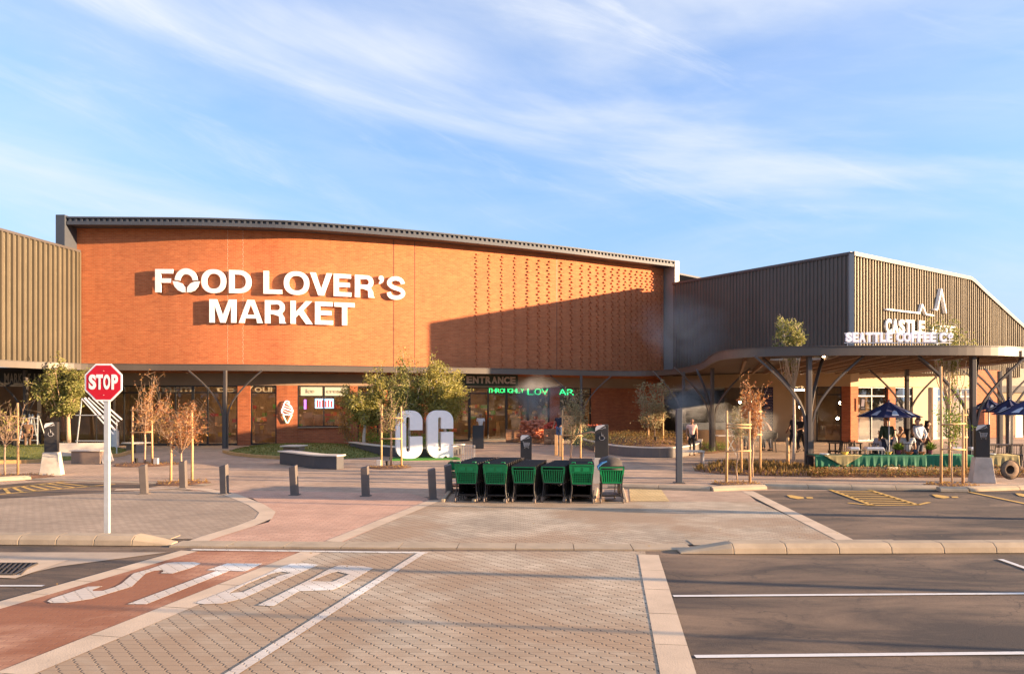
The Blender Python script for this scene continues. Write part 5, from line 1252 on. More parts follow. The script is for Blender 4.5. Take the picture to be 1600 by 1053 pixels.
def support(label, pairs, rails, Y, tie=True, Xs=None, r=.035, lean=0, dy=0.0):
    """tree stakes joined by rails; pairs = (px, top py)"""
    c = sum(PX(p[0], Y) for p in pairs)/len(pairs); t = empty('tree_support', (c, Y, 0), label, 'tree stakes', 'timber tree stakes')
    rng = random.Random(int(pairs[0][0]))
    for px, tp in pairs:
        x = PX(px, Y)-c; z = ZA(tp, Y); mb = MB(); mb.tube([(x+rng.uniform(-.02, .02), dy, -.05), (x, dy, z*.5), (x+rng.uniform(-.02, .02), dy, z)], [r*1.1, r, r*.95], 9); mb.build('stake', timber, t, smooth=True)
    for py in rails:
        z = ZA(py, Y); a = PX(min(p[0] for p in pairs), Y)-c-.05; b = PX(max(p[0] for p in pairs), Y)-c+.05
        mb = MB(); mb.tube([(a, dy-.04, z+rng.uniform(-.02, .02)), (b, dy-.04, z+rng.uniform(-.02, .02))], r*.62, 7); mb.build('rail', timber, t, smooth=True)
    return t
sg = 'staked young trees'
tree('sapling', 'bare grey branched sapling with few leaves, leftmost in view', 8, 25.4, 690, (8, 628, 36, 40), 170, .085, olive2, r0=.03, limbs=11, twigs=6, seed=3, spread=.05)
support('pair of timber stakes around the leftmost bare sapling', [(-6, 640), (25, 629)], [650, 687], 25.4, dy=.1)
tree('olive_tree', 'leafy olive toned tree on the left lawn, partly behind the stop sign', 108, 38.5, 643, (103, 604, 39, 37), 7500, .12, olive, r0=.11, limbs=14, twigs=6, seed=4, lean=-2, spread=.10)
tree('sapling', 'upright russet sapling left of the pair, sparse leaves', 226, 29.8, 672, (230, 628, 30, 48), 800, .075, rust, r0=.04, limbs=13, twigs=6, seed=5, spread=.045, upright=.5)
support('timber stakes with two rails around the upright russet sapling', [(207, 635), (237.5, 633)], [640, 674.5], 29.8)
tree('sapling', 'bushy pink and amber leaved sapling behind the second bollard', 283, 23.6, 700, (287, 650, 36, 44), 1700, .062, rust, r0=.03, limbs=13, twigs=6, seed=6, spread=.06)
tree('sapling', 'low amber branched sapling between the two russet ones', 268, 25.0, 680, (262, 655, 26, 26), 420, .06, rust2, r0=.024, limbs=9, twigs=5, seed=16, spread=.05)
support('timber stakes around the pink and amber sapling', [(267.5, 660), (300.5, 640)], [658], 23.6)
tree('tree', 'leafy yellow green tree with pale trunk at the planter left end', 569, 37.2, 655, (574, 612, 34, 50), 11000, .115, olive2, bark2, r0=.075, limbs=15, twigs=6, base_z=.3, seed=7, spread=.12, lean=1)
tree('tree', 'tall narrow leafy tree in the middle of the planter trio', 640, 37.6, 660, (634, 607, 34, 47), 11000, .115, olive, bark2, r0=.07, limbs=15, twigs=6, base_z=.3, seed=8, spread=.13)
tree('tree', 'rounded leafy tree directly behind the giant letters', 696, 37.5, 655, (693, 606, 35, 45), 11000, .115, olive2, bark2, r0=.07, limbs=15, twigs=6, base_z=.3, seed=9, spread=.13)
tree('sapling', 'wispy sapling with small leaves between stakes left of the letter C', 611, 29.0, 668, (612, 640, 26, 32), 900, .06, olive, r0=.035, limbs=11, twigs=6, seed=10, spread=.06)
support('two tall timber stakes with two rails left of the letter C', [(596, 632), (627, 634)], [652, 684], 28.9)
tree('shrub', 'autumn coloured bush growing at the brick pier by the kiosk window', 545, 39.0, 692, (543, 655, 16, 27), 900, .09, rust2, r0=.03, limbs=8, twigs=5, seed=26, spread=.08)
tree('sapling', 'sparse dusty green sapling behind the trolleys', 892, 32.0, 690, (896, 650, 22, 38), 1300, .085, silver, r0=.03, limbs=10, twigs=6, seed=11, spread=.08)
support('three timber stakes with rails behind the trolleys', [(879, 640), (907.5, 641)], [649, 680], 31.9)
tree('sapling', 'silvery green sapling standing in the grey planter', 1023, 36.5, 668, (1018, 625, 34, 40), 1900, .10, silver, r0=.035, limbs=15, twigs=6, base_z=.5, seed=12, spread=.06, upright=.3)
support('timber stakes with two rails in the grey planter', [(1013, 628), (1036, 615)], [630, 655], 36.4)
tree('sapling', 'tall orange leaved sapling in the bed, right of the dark post', 1176, 25.2, 690, (1178, 622, 22, 55), 1700, .07, rust, r0=.03, limbs=15, twigs=6, seed=13, spread=.045, upright=.6)
support('rear pair of timber stakes round the orange sapling', [(1158, 640), (1188, 628)], [643, 678], 26.2)
tree('sapling', 'small dusty leaved sapling in front of the orange one', 1152, 24.2, 700, (1156, 645, 20, 30), 800, .06, silver, r0=.02, limbs=9, twigs=6, seed=14, spread=.05)
support('front pair of timber stakes with three rails by the orange sapling', [(1136, 641), (1171, 642)], [662, 704, 668], 23.1)
tree('canopy_tree', 'slender tree growing up through the left round opening in the canopy', 1238, 31.0, 600, (1231, 517, 25, 26), 3000, .10, olive, bark2, r0=.055, limbs=15, twigs=6, seed=15, spread=.07, X=PX(1240, 31), asc=.0)
support('short timber stake beside the slender canopy tree', [(1231, 683)], [], 29.2, r=.06)
tree('canopy_tree', 'multi stemmed tree rising through the right round opening in the canopy', 1484, 31.0, 640, (1484, 520, 36, 30), 2600, .10, olive, bark2, r0=.06, limbs=16, twigs=6, seed=17, spread=.09)
tree('sapling', 'leafy green sapling between stakes left of the right marker post', 1488, 23.3, 690, (1486, 645, 26, 42), 900, .07, fresh, r0=.02, limbs=12, twigs=6, seed=18, spread=.06)
support('tall front timber stakes with rails left of the right marker post', [(1471, 572), (1505, 640)], [662, 701], 22.7)
support('rear timber stakes with rails behind the right marker post sapling', [(1484, 600), (1509, 610)], [648, 682], 26.2)
# distant row of trees behind the photographer, seen only in the shop glass
rng = random.Random(77); lf = MB(); bmat = leaf_mat('far_foliage', (.04, .05, .02), (.07, .08, .03), (.12, .11, .05))
for k in range(14000):
    x = rng.uniform(-90, 190); h = 6.5+2.5*noise.noise(Vector((x*.11, 3, 0)))+1.2*noise.noise(Vector((x*.5, 8, 0))); c = Vector((x, rng.uniform(-62, -55), rng.uniform(0, h)) if x < 120 else Vector((rng.uniform(118, 124), (x-120)*1.3-55, rng.uniform(0, h)))); d = Vector([rng.gauss(0, 1) for _ in range(3)]).normalized()*.8; e = d.cross(Vector((.3, .5, .8))).normalized()*.5
    lf.add([c-d, c+e, c+d, c-e], [(0, 1, 2, 3)])
tag(lf.build('distant_trees', bmat), 'far row of dark trees reflected in the shop windows', 'trees', kind='stuff')
for i, (x, y, h, r_) in enumerate(((16, 8.46, 10, .09), (15, 6.1, 8, .045), (17, 15.2, 9, .07), (22, 19.4, 9, .09))):
    t = empty('lamp_post', (x, y, 0), ['stout tall lamp post beyond the right edge of the car park', 'thin lamp post nearest the viewer beyond the right edge', 'medium lamp post beyond the right edge, second from the shops', 'lamp post beyond the right edge, nearest the shops'][i], 'lamp post', 'car park lamp posts')
    mb = MB(); mb.tube([(0, 0, 0), (0, 0, h)], [r_, r_*.8], 12); mb.build('pole', galv, t); mb = MB(); mb.box((0, 0, h+.04), (1.4, .25, .1)); mb.build('lamp_head', steel, t)
# ================================================================== PEOPLE
def skin_mesh(V, E_, Rd, sub=1):
    me = bpy.data.meshes.new('s'); me.from_pydata([tuple(v) for v in V], E_, []); o = bpy.data.objects.new('s', me); COL.objects.link(o)
    m = o.modifiers.new('skin', 'SKIN'); m.use_smooth_shade = True
    if not me.skin_vertices: return None
    for i, r in enumerate(Rd):
        sv = me.skin_vertices[0].data[i]; sv.radius = (r, r) if not hasattr(r, '__len__') else r; sv.use_root = (i == 0)
    if sub: s = o.modifiers.new('sub', 'SUBSURF'); s.levels = sub; s.render_levels = sub
    bpy.context.view_layer.update()
    out = bpy.data.meshes.new_from_object(o.evaluated_get(bpy.context.evaluated_depsgraph_get()))
    bpy.data.objects.remove(o); bpy.data.meshes.remove(me)
    for p in out.polygons: p.use_smooth = True
    return out
class Sk:
    def __init__(s): s.V = []; s.E = []; s.R = []
    def p(s, v, r, par=None):
        s.V.append(Vector(v)); s.R.append(r); i = len(s.V)-1
        if par is not None: s.E.append((par, i))
        return i
    def chain(s, pts, rs, par):
        for v, r in zip(pts, rs): par = s.p(v, r, par)
        return par
    def build(s, name, m, parent, sub=1):
        me = skin_mesh(s.V, s.E, s.R, sub); me.materials.append(m); me.name = name
        o = bpy.data.objects.new(name, me); COL.objects.link(o); o.parent = parent; return o
skin_t = {'l': mat('skin_light', (.52, .30, .20), .6, var=.05), 'd': mat('skin_brown', (.20, .10, .06), .6, var=.05), 'm': mat('skin_tan', (.36, .19, .115), .6, var=.05)}
def cloth(c): return mat('cloth_%02x%02x%02x' % tuple(int(x*255) for x in c), c, .9, var=.15, scale=9, bump=.2)
def hand(sk, wr, d, par, side=1, r=1.0):
    """palm with four curled fingers and a thumb leaving its side"""
    d = d.normalized(); sd = d.cross(Vector((0, 0, 1))); sd = sd.normalized() if sd.length > .2 else Vector((1, 0, 0)); up = sd.cross(d)
    pm = sk.p(wr+d*.07, .034*r, par)
    for k, l in enumerate((.075, .085, .08, .06)):
        b = wr+d*.085+sd*(.026-.0175*k); sk.chain([b+d*l*.4, b+d*l*.8-up*.012, b+d*l-up*.035], [.0095, .0085, .007], pm)
    sk.chain([wr+d*.045+sd*.035*side, wr+d*.08+sd*.05*side-up*.01], [.011, .009], pm)
def person(X, Y, face, label, shirt=(.02,.02,.025), legs=(.02,.02,.03), skin='l', hair=(.03,.02,.015), h=1.75, pose='stand', sleeves='short', arms=None, long_hair=False, lean=0, stride=0.0, dz=0, hairless=False, group=None, extra=None):
    t = empty('person', (X, Y, dz), label, 'person', group, rz=R(face)); k = h/1.75      # local +Y is the way the person faces
    sit = pose == 'sit'; pz = .50 if sit else .93
    V = lambda x, y, z: Vector((x, y, z))*k
    ln = R(lean)
    def up_(x, y, z): dz_ = z-pz if not sit else z-pz; return V(x, y*math.cos(ln)+dz_*math.sin(ln), pz+dz_*math.cos(ln)-y*math.sin(ln))
    off = pz-.93
    pelvis = V(0, 0, pz); waist = up_(0, .01, 1.08+off); chest = up_(0, .0, 1.30+off); neck0 = up_(0, -.005, 1.45+off); neck1 = up_(0, .005, 1.52+off)
    h1 = up_(0, .03, 1.565+off); h2 = up_(0, .025, 1.65+off); h3 = up_(0, .01, 1.72+off)
    sh = [up_(s*.185, -.0, 1.41+off) for s in (-1, 1)]
    A = arms or [((-.24, -.02, 1.13), (-.23, .10, .90)), ((.24, -.02, 1.13), (.23, .10, .90))]
    elb = [up_(a[0][0], a[0][1], a[0][2]+off) for a in A]; wr = [up_(a[1][0], a[1][1], a[1][2]+off) for a in A]
    if sit: hips = [V(s*.09, .02, pz) for s in (-1, 1)]; kn = [V(s*.12, .43, .50) for s in (-1, 1)]; an = [V(s*.13, .46, .09) for s in (-1, 1)]
    else:
        hips = [V(s*.085, 0, .90) for s in (-1, 1)]; kn = [V(s*.10, .04+s*stride*.55, .50) for s in (-1, 1)]; an = [V(s*.11, -.02+s*stride, .09+(0.06 if s < 0 and stride else 0)) for s in (-1, 1)]
    b = Sk(); r0 = b.p(pelvis, .11*k); w_ = b.p(waist, .105*k, r0); c = b.p(chest, .125*k, w_); n0 = b.p(neck0, .058*k, c); n1 = b.p(neck1, .053*k, n0)
    a1 = b.p(h1, .066*k, n1); a2 = b.p(h2, .088*k, a1); a3 = b.p(h3, .068*k, a2)
    b.p(h1.lerp(h2, .45)+(up_(0, .12, 1.61+off)-up_(0, 0, 1.61+off)), .012*k, a2)                     # nose
    for s in (-1, 1): b.p(h1.lerp(h2, .6)+V(s*.095, -.01, 0), .016*k, a2)                                 # ears
    for i in (0, 1):
        j = b.p(sh[i], .058*k, c); j = b.p(sh[i].lerp(elb[i], .5), .048*k, j); j = b.p(elb[i], .040*k, j); j = b.p(wr[i].lerp(elb[i], .1), .026*k, j); hand(b, wr[i], (wr[i]-elb[i]), j, -1 if i else 1)
        j = b.p(hips[i], .088*k, r0); j = b.p(hips[i].lerp(kn[i], .5), .075*k, j); j = b.p(kn[i], .055*k, j); j = b.p(kn[i].lerp(an[i], .4), .052*k, j); j = b.p(an[i], .036*k, j); b.p(an[i]+V(0, .14, -.05), .032*k, j)
    bd = b.build('body', skin_t[skin], t)
    s_ = Sk(); r0 = s_.p(pelvis+V(0, 0, -.03), .135*k); w_ = s_.p(waist, .128*k, r0); c = s_.p(chest, .150*k, w_); s_.p(neck0+V(0, 0, -.02), .070*k, c)
    for i in (0, 1):
        j = s_.p(sh[i], .076*k, c); j = s_.p(sh[i].lerp(elb[i], .55), .066*k, j)
        if sleeves == 'long': j = s_.p(elb[i], .055*k, j); s_.p(wr[i], .04*k, j)
    s_.build('shirt', cloth(shirt), t)
    g = Sk(); r0 = g.p(pelvis, .130*k)
    for i in (0, 1):
        j = g.p(hips[i], .105*k, r0); j = g.p(hips[i].lerp(kn[i], .5), .092*k, j); j = g.p(kn[i], .070*k, j)
        if pose != 'shorts': j = g.p(kn[i].lerp(an[i], .5), .062*k, j); g.p(an[i]+V(0, 0, .02), .052*k, j)
    g.build('trousers', cloth(legs), t)
    for i in (0, 1):
        f = Sk(); r0 = f.p(an[i]+V(0, -.04, -.045), .042*k); f.p(an[i]+V(0, .05, -.05), .045*k, r0); f.p(an[i]+V(0, .17, -.055), .034*k, 1); f.build('shoe', cloth((.03, .025, .022)), t)
    if not hairless:
        q = Sk(); r0 = q.p(h2+V(0, -.03, .02), .094*k); q.p(h3+V(0, -.01, .012), .080*k, r0)
        if long_hair: q.chain([h1+V(0, -.07, 0), neck0+V(0, -.11, 0), chest+V(0, -.13, .02)], [.075*k, .065*k, .04*k], r0)
        q.build('hair', mat('hair_%02x' % int(hair[0]*255), hair, .8, var=.3, scale=20), t)
    return t
dk = (.018, .02, .026)
person(PX(1241, 37.5), 37.5, 110, 'walking person in black clothes, left of the pair near the doorway', dk, (.02, .022, .03), 'd', stride=.22, h=1.78, arms=[((-.25,-.06,1.14),(-.24,.06,.92)),((.25,.06,1.14),(.22,.20,.98))])
person(PX(1252, 37), 37, 130, 'person in black holding hands in front, right of the pair near the doorway', (.02, .018, .018), (.015, .015, .018), 'm', stride=.12, h=1.72, arms=[((-.24,.08,1.16),(-.08,.28,1.10)),((.24,.08,1.16),(.08,.28,1.10))])
person(PX(1386, 28.3), 28.3, 10, 'tall person in dark green jacket with back turned under the parasol', (.03, .045, .022), (.02, .03, .055), 'l', (.06, .035, .02), h=1.80, sleeves='long', arms=[((-.24,.0,1.13),(-.14,.20,1.02)),((.24,.0,1.13),(.14,.20,1.02))])
person(PX(1436.5, 29.4), 29.4, 20, 'person in pale blue shirt with hands at the back, right of the group', (.48, .55, .66), (.05, .06, .09), 'l', (.05, .03, .02), h=1.76, sleeves='long', lean=6, arms=[((-.25,-.10,1.14),(-.12,-.14,.98)),((.25,-.10,1.14),(.12,-.14,.98))])
person(PX(1434, 31), 31, 200, 'person in dark top facing us behind the pale blue shirt', (.03, .02, .02), dk, 'm', h=1.80)
person(PX(1449, 30.4), 30.4, 250, 'person in brown dress standing at the right end of the group', (.10, .07, .05), (.09, .06, .045), 'm', (.02, .015, .01), h=1.62, long_hair=True)
person(PX(1407, 31.5), 31.5, 190, 'seated person in tan top facing us at the shaded table', (.30, .17, .09), dk, 'm', pose='sit', h=1.85, arms=[((-.25,.10,1.15),(-.10,.30,1.08)),((.25,.10,1.15),(.08,.16,1.42))])
person(PX(1418, 28.9), 28.9, -20, 'seated person with long dark hair and white patterned top', (.55, .58, .60), (.35, .19, .12), 'm', (.015, .01, .01), pose='sit', h=1.80, long_hair=True)
person(PX(1375, 29.2), 29.2, -60, 'seated person in light grey shirt at the left of the table', (.42, .42, .47), dk, 'l', pose='sit', h=1.75, sleeves='long')
person(PX(1398, 29.8), 29.8, 60, 'seated person in white shirt beside the dark green jacket', (.60, .58, .55), dk, 'l', pose='sit', h=1.78, sleeves='long')
person(PX(1204, 38), 38, 60, 'person in pinkish shirt bending over the smoking grill', (.42, .24, .20), (.05, .05, .07), 'd', lean=28, h=1.70, arms=[((-.24,.12,1.16),(-.18,.30,1.0)),((.24,.12,1.16),(.18,.30,1.0))])
person(PX(1193, 38.6), 38.6, 100, 'person in grey by the grill, half veiled in smoke', (.16, .17, .20), (.05, .05, .06), 'd', lean=20, h=1.74)
person(PX(1167, 39.5), 39.5, 180, 'person in white top behind the orange sapling', (.60, .58, .58), dk, 'm', h=1.72)
person(PX(1081, 35), 35, 175, 'person in pale pink shirt standing behind the low white table', (.72, .48, .42), dk, 'm', h=1.62, sleeves='short')
person(PX(874, 42.5), 42.5, 150, 'person in navy shirt and jeans reaching to the produce crates', (.025, .03, .05), (.10, .15, .26), 'm', h=1.78, arms=[((-.28,-.02,1.15),(-.18,.16,1.05)),((.26,.06,1.15),(.22,.26,1.0))])
person(PX(751, 45), 45, 170, 'person in white shirt and black apron inside the entrance', (.6, .6, .58), dk, 'd', h=1.68)
person(PX(24, 36.5), 36.5, 90, 'crouching person in dark clothes beside the left step ladders', (.025, .02, .02), (.03, .025, .02), 'd', lean=30, h=1.6)
person(PX(43, 37), 37, 200, 'slim person in brown seen between the left step ladders', (.14, .075, .04), (.12, .07, .04), 'd', h=1.55)
# the arm holding a straw hat comes in from the right edge
HX, HY_, HZ = PX(1578, 16), 16.0, ZA(733, 16)
px_ = PX(1600, 16)+.85
pr = person(px_, 16.15, 95, 'person in denim sleeve at the right edge holding out a hat', (.22, .27, .33), (.06, .07, .10), 'l', sleeves='long', h=1.75,
    arms=[((-.24, .16, 1.20), (-.10, .50, 1.02)), ((.25, -.02, 1.13), (.23, .10, .90))])
strawm = mat('straw', (.24, .155, .10), .85, var=.25, scale=30, bump=.5)
t = empty('straw_hat', (HX, HY_, HZ), 'round brown straw hat held out upside down at the right edge', 'hat')
HM = Matrix.Rotation(R(90), 4, 'X')
mb = MB(); mb.lathe([(.085, .0), (.19, .012), (.192, .02), (.085, .012)], n=36); mb.v = [tuple(HM @ Vector(p)) for p in mb.v]; mb.f = mb.f[:-2]; mb.build('brim', strawm, t, smooth=True)
mb = MB(); mb.lathe([(.088, .010), (.078, -.07), (.06, -.10), (.001, -.105)], n=30); mb.v = [tuple(HM @ Vector((p[0], p[1], p[2]))) for p in mb.v]; mb.f = mb.f[:-2]; mb.build('hat_crown', mat('straw_dark', (.12, .075, .05), .9), t, smooth=True)
mb = MB(); mb.lathe([(.19, .004), (.198, .010), (.198, .018), (.19, .022)], n=36); mb.v = [tuple(HM @ Vector(p)) for p in mb.v]; mb.f = mb.f[:-2]; mb.build('hat_edging', mat('edge_brown', (.05, .03, .022), .8), t)
# ================================================================== FURNITURE AND SMALL THINGS
navy = mat('navy_canvas', (.022, .028, .095), .85, var=.15, scale=3, bump=.2)
logo = mat('parasol_print', (.50, .55, .66), .7)
pole_m = mat('pale_pole', (.60, .58, .56), .4)
def parasol(px, Y, apex_py, half_px, drop_px, label, rot=0):
    X = PX(px, Y); t = empty('parasol', (X, Y, 0), label, 'parasol', 'navy parasols', rz=R(rot)); za_ = ZA(apex_py, Y); r = half_px*Y/FPX; zb_ = za_-drop_px*Y/FPX
    mb = MB(); n = 8; m_ = 4; c = [(0, 0, za_)]; vs = [(0, 0, za_)]
    for j in range(1, m_+1):
        f = j/m_
        for k in range(n*2):
            a = 2*math.pi*k/(n*2); rr = r*f*(1 if k % 2 == 0 else math.cos(math.pi/n)*.97); vs.append((rr*math.cos(a), rr*math.sin(a), za_-(za_-zb_)*(f**.92)-(.035*math.sin(math.pi*f) if k % 2 else 0)))
    N2 = n*2; fs = [(0, 1+k, 1+(k+1) % N2) for k in range(N2)]
    for j in range(m_-1):
        for k in range(N2): fs.append((1+j*N2+k, 1+(j+1)*N2+k, 1+(j+1)*N2+(k+1) % N2, 1+j*N2+(k+1) % N2))
    mb.add(vs, fs); cn_ = mb.build('parasol_canopy', navy, t); s = cn_.modifiers.new('thick', 'SOLIDIFY'); s.thickness = .012
    for k in range(8):                                     # pale print on every panel, standing just off the cloth
        a0, a1 = 2*math.pi*(k+.30)/8, 2*math.pi*(k+.66)/8; q = []
        for a, f in ((a0, .90), (a1-.03, .90), (a1, .62), ((a0+a1)/2+.05, .56), (a0+.06, .66)):
            kk = a/(2*math.pi)*8 % 1; edge = r*f*(1-.075*math.sin(math.pi*kk)); q.append((edge*math.cos(a), edge*math.sin(a), za_-(za_-zb_)*(f**.92)+.012))
        lm_ = MB(); lm_.add(q, [tuple(range(5))]); lm_.build('printed_crest', logo, t)
    mb = MB(); mb.tube([(0, 0, 0), (0, 0, za_+.04)], .026, 10); mb.build('pole', pole_m, t, smooth=True)
    mb = MB(); mb.box((0, 0, .05), (.5, .5, .1)); mb.build('base', stuffc, t, bevel=.01)
    mb = MB(); mb.lathe([(.0, 0), (.05, 0), (.035, .05), (0, .06)], (0, 0, za_), 10); mb.build('finial', navy, t)
    for k in range(8):
        a = 2*math.pi*k/8; mb = MB(); mb.bar((0, 0, za_-.35), (r*.55*math.cos(a), r*.55*math.sin(a), za_-(za_-zb_)*.58-.02), .012); mb.build('strut', pole_m, t)
parasol(1389, 28.2, 626.5, 48, 24, 'navy parasol with pale crests over the seated group', 12)
parasol(1545, 30.5, 622, 30, 17, 'navy parasol farthest left of the right hand trio', 5)
parasol(1577, 28.6, 622.5, 38, 21, 'navy parasol in the middle of the right hand trio', 20)
parasol(1612, 26.8, 620, 55, 27, 'navy parasol nearest us, cut by the right edge', 8)
tabm = mat('dark_timber', (.085, .045, .028), .6, var=.25, scale=5)
def table(px, Y, w_, d_, label, h=.75, m=tabm, rot=0):
    t = empty('table', (PX(px, Y), Y, 0), label, 'table', 'cafe tables', rz=R(rot)); mb = MB(); mb.box((0, 0, h-.02), (w_, d_, .04)); mb.build('tabletop', m, t, bevel=.006)
    for sx in (-1, 1):
        for sy in (-1, 1): mb = MB(); mb.box((sx*(w_/2-.06), sy*(d_/2-.06), h/2-.02), (.045, .045, h-.04)); mb.build('leg', black, t)
    return t
def chair(px, Y, rot, label):
    t = empty('chair', (PX(px, Y), Y, 0), label, 'chair', 'dark cafe chairs', rz=R(rot))
    mb = MB(); mb.box((0, 0, .45), (.43, .43, .035)); mb.build('seat', black, t, bevel=.01)
    for sx in (-1, 1):
        for sy in (-1, 1):
            mb = MB(); mb.bar((sx*.19, sy*.19, .44), (sx*.22, sy*.22, 0), .025); mb.build('leg', black, t)
    mb = MB(); mb.tube([(-.2, -.2, .45), (-.2, -.25, .84), (.2, -.25, .84), (.2, -.2, .45)], .014, 6)
    for k in range(5): mb.bar((-.16+.08*k, -.21, .47), (-.16+.08*k, -.25, .84), .014)
    mb.build('backrest', black, t); return t
table(1320, 31.5, 1.1, .7, 'dark timber table alone left of the group'); chair(1304, 31.0, 80, 'dark chair at the left end of the lone timber table'); chair(1340, 31.2, -80, 'dark chair at the right end of the lone timber table'); chair(1317, 30.2, 10, 'dark chair in front of the lone timber table')
table(1408, 30.2, 1.9, .85, 'long table the seated group gathers round')
for px, Y, r_, lb_ in ((1372, 29.2, -60, 'dark chair under the person in light grey'), (1398, 29.75, 60, 'dark chair under the person in white shirt'), (1418, 28.85, -20, 'dark chair under the long haired person'), (1407, 31.5, 190, 'dark chair under the person in tan top')): chair(px, Y, r_, lb_)
table(1562, 29.5, 1.3, .75, 'timber table beneath the right hand parasols', h=.78)
chair(1540, 28.6, 20, 'dark chair left of the table under the right parasols'); chair(1562, 28.2, 0, 'dark chair in front of the table under the right parasols'); chair(1586, 28.7, -20, 'dark chair right of the table under the right parasols'); chair(1512, 31, 60, 'dark chair behind the right hand tree stakes'); chair(1540, 31.5, 180, 'dark chair behind the table under the right parasols')
# buffet table with its cloths
Yb = 26.3; xa, xb = PX(1272, Yb), PX(1522, Yb)
t = empty('buffet_table', ((xa+xb)/2, Yb+.35, 0), 'long buffet table hidden by green and tan cloths', 'table')
mb = MB(); mb.box((0, 0, .575), (xb-xa, .7, .03)); mb.build('tabletop', tabm, t)
for k in range(6):
    for sy in (-1, 1): mb = MB(); mb.bar((-(xb-xa)/2+.3+k*(xb-xa-.6)/5, sy*.28, 0), (-(xb-xa)/2+.3+k*(xb-xa-.6)/5, sy*.28, .56), .03); mb.build('leg', black, t)
def drape(name, label, x0, x1, z0, mcl, y=Yb-.02, amp=.018, tri=None, fz=None):
    mb = MB(); n = int((x1-x0)/.035); rows_ = 7; o = 0
    for j in range(rows_+1):
        for i in range(n+1):
            x = x0+(x1-x0)*i/n; f = j/rows_; zb_ = z0 if tri is None else (.59-(.59-z0)*max(0, 1-abs(x-tri)/((x1-x0)/2)))
            z = .598-(.598-zb_)*f+.008*noise.noise(Vector((x*2, 3, f*2)))
            mb.v.append((x, y-amp*f*(1+math.sin(x*23+2*math.sin(x*3.1))+.6*math.sin(x*51)), z))
    for j in range(rows_):
        for i in range(n): mb.f.append((j*(n+1)+i, (j+1)*(n+1)+i, (j+1)*(n+1)+i+1, j*(n+1)+i+1))
    o = len(mb.v); mb.v += [(x0, y, .598), (x1, y, .598), (x1, y+.74, .598), (x0, y+.74, .598)]; mb.f.append((o, o+1, o+2, o+3))
    ob = mb.build(name, mcl, smooth=True); s = ob.modifiers.new('thick', 'SOLIDIFY'); s.thickness = .006; return tag(ob, label, 'tablecloth')
gcl = mat('bottle_green_cloth', (.012, .155, .075), .7, var=.12, scale=4); tcl = mat('olive_tan_cloth', (.33, .27, .12), .8, var=.12, scale=4)
drape('tablecloth', 'bottle green cloth draped over the long buffet table', xa+.02, xb-.02, .22, gcl)
xt = PX(1316, Yb); o = drape('tablecloth', 'olive tan cloth hanging in a point near the left of the buffet', xt-.62, xt+.62, .22, tcl, y=Yb-.075, amp=.006, tri=xt); o.location.z = .006
o = drape('tablecloth', 'tan cloth over the right end of the buffet behind the marker post', PX(1545, Yb), PX(1592, Yb), .24, tcl)
t = empty('side_table', (PX(1568, Yb), Yb+.35, 0), 'small table under the tan cloth at the right edge', 'table'); mb = MB(); mb.box((0, 0, .575), (.95, .7, .03)); mb.build('tabletop', tabm, t)
for sx in (-1, 1): mb = MB(); mb.bar((sx*.42, 0, 0), (sx*.42, 0, .56), .03); mb.build('leg', black, t)
foil = mat('polished_steel', (.62, .62, .64), .3, .85)
zt = .61
def chafing(px, label, w_=.55):
    t = empty('chafing_dish', (PX(px, Yb+.3), Yb+.3, zt), label, 'chafing dish', 'chafing dishes on the buffet'); mb = MB(); mb.box((0, 0, .17), (w_, .32, .07)); mb.build('pan', foil, t, bevel=.01)
    mb = MB(); mb.box((0, 0, .225), (w_-.02, .31, .04), taper=.92); mb.build('lid', mat('foil_lid', (.70, .72, .76), .35, .6, bump=.5), t, bevel=.01)
    for sx in (-1, 1):
        for sy in (-1, 1): mb = MB(); mb.bar((sx*(w_/2-.04), sy*.13, 0), (sx*(w_/2-.04), sy*.13, .135), .014); mb.build('leg', foil, t)
chafing(1333, 'silver chafing dish, leftmost on the buffet', .32); chafing(1365, 'long silver chafing dish left of the parasol pole', .58); chafing(1492, 'silver chafing dish seen between the tree stakes', .36); chafing(1520, 'copper toned chafing dish beside the right marker post', .3)
def potted(px, label):
    t = empty('potted_plant', (PX(px, Yb+.3), Yb+.3, zt), label, 'plant', 'potted plants on the buffet'); mb = MB(); mb.lathe([(.0, 0), (.06, 0), (.08, .14), (.07, .14), (0, .12)], n=14); mb.build('pot', mat('purple_pot', (.14, .035, .07), .4), t, smooth=False)
    rng = random.Random(int(px)); lf = MB()
    for k in range(90):
        a = rng.uniform(0, 6.28); l = rng.uniform(.16, .34); el_ = rng.uniform(.3, 1.4); d = Vector((math.cos(a)*math.cos(el_), math.sin(a)*math.cos(el_), math.sin(el_))); s = Vector((-math.sin(a), math.cos(a), 0))*.028; b = Vector((0, 0, .13))
        lf.add([b, b+d*l*.55+s+Vector((0, 0, .02)), b+d*l, b+d*l*.55-s+Vector((0, 0, .02))], [(0, 1, 2, 3)])
    lf.build('foliage', fresh, t)
potted(1404, 'leafy plant in purple pot left of centre on the buffet'); potted(1454, 'leafy plant in purple pot right of the pale blue shirt')
for px, c_, lb_ in ((1388, (.70, .45, .05), 'bowl of yellow fruit at the foot of the parasol pole'), (1421, (.55, .16, .06), 'orange clay bowl between the potted plants'), (1440, (.60, .20, .07), 'orange clay bowl by the dark pot on the buffet'), (1320, (.72, .50, .10), 'small plate of yellow food at the left end of the buffet')):
    mb = MB(); mb.lathe([(.0, 0), (.06, 0), (.11, .06), (.12, .09), (.10, .09), (.0, .075)], n=16); o = mb.build('bowl', mat('bowl_%d' % px, c_, .6, var=.3, scale=12)); o.location = (PX(px, Yb+.2), Yb+.2, zt); tag(o, lb_, 'bowl', 'bowls on the buffet')
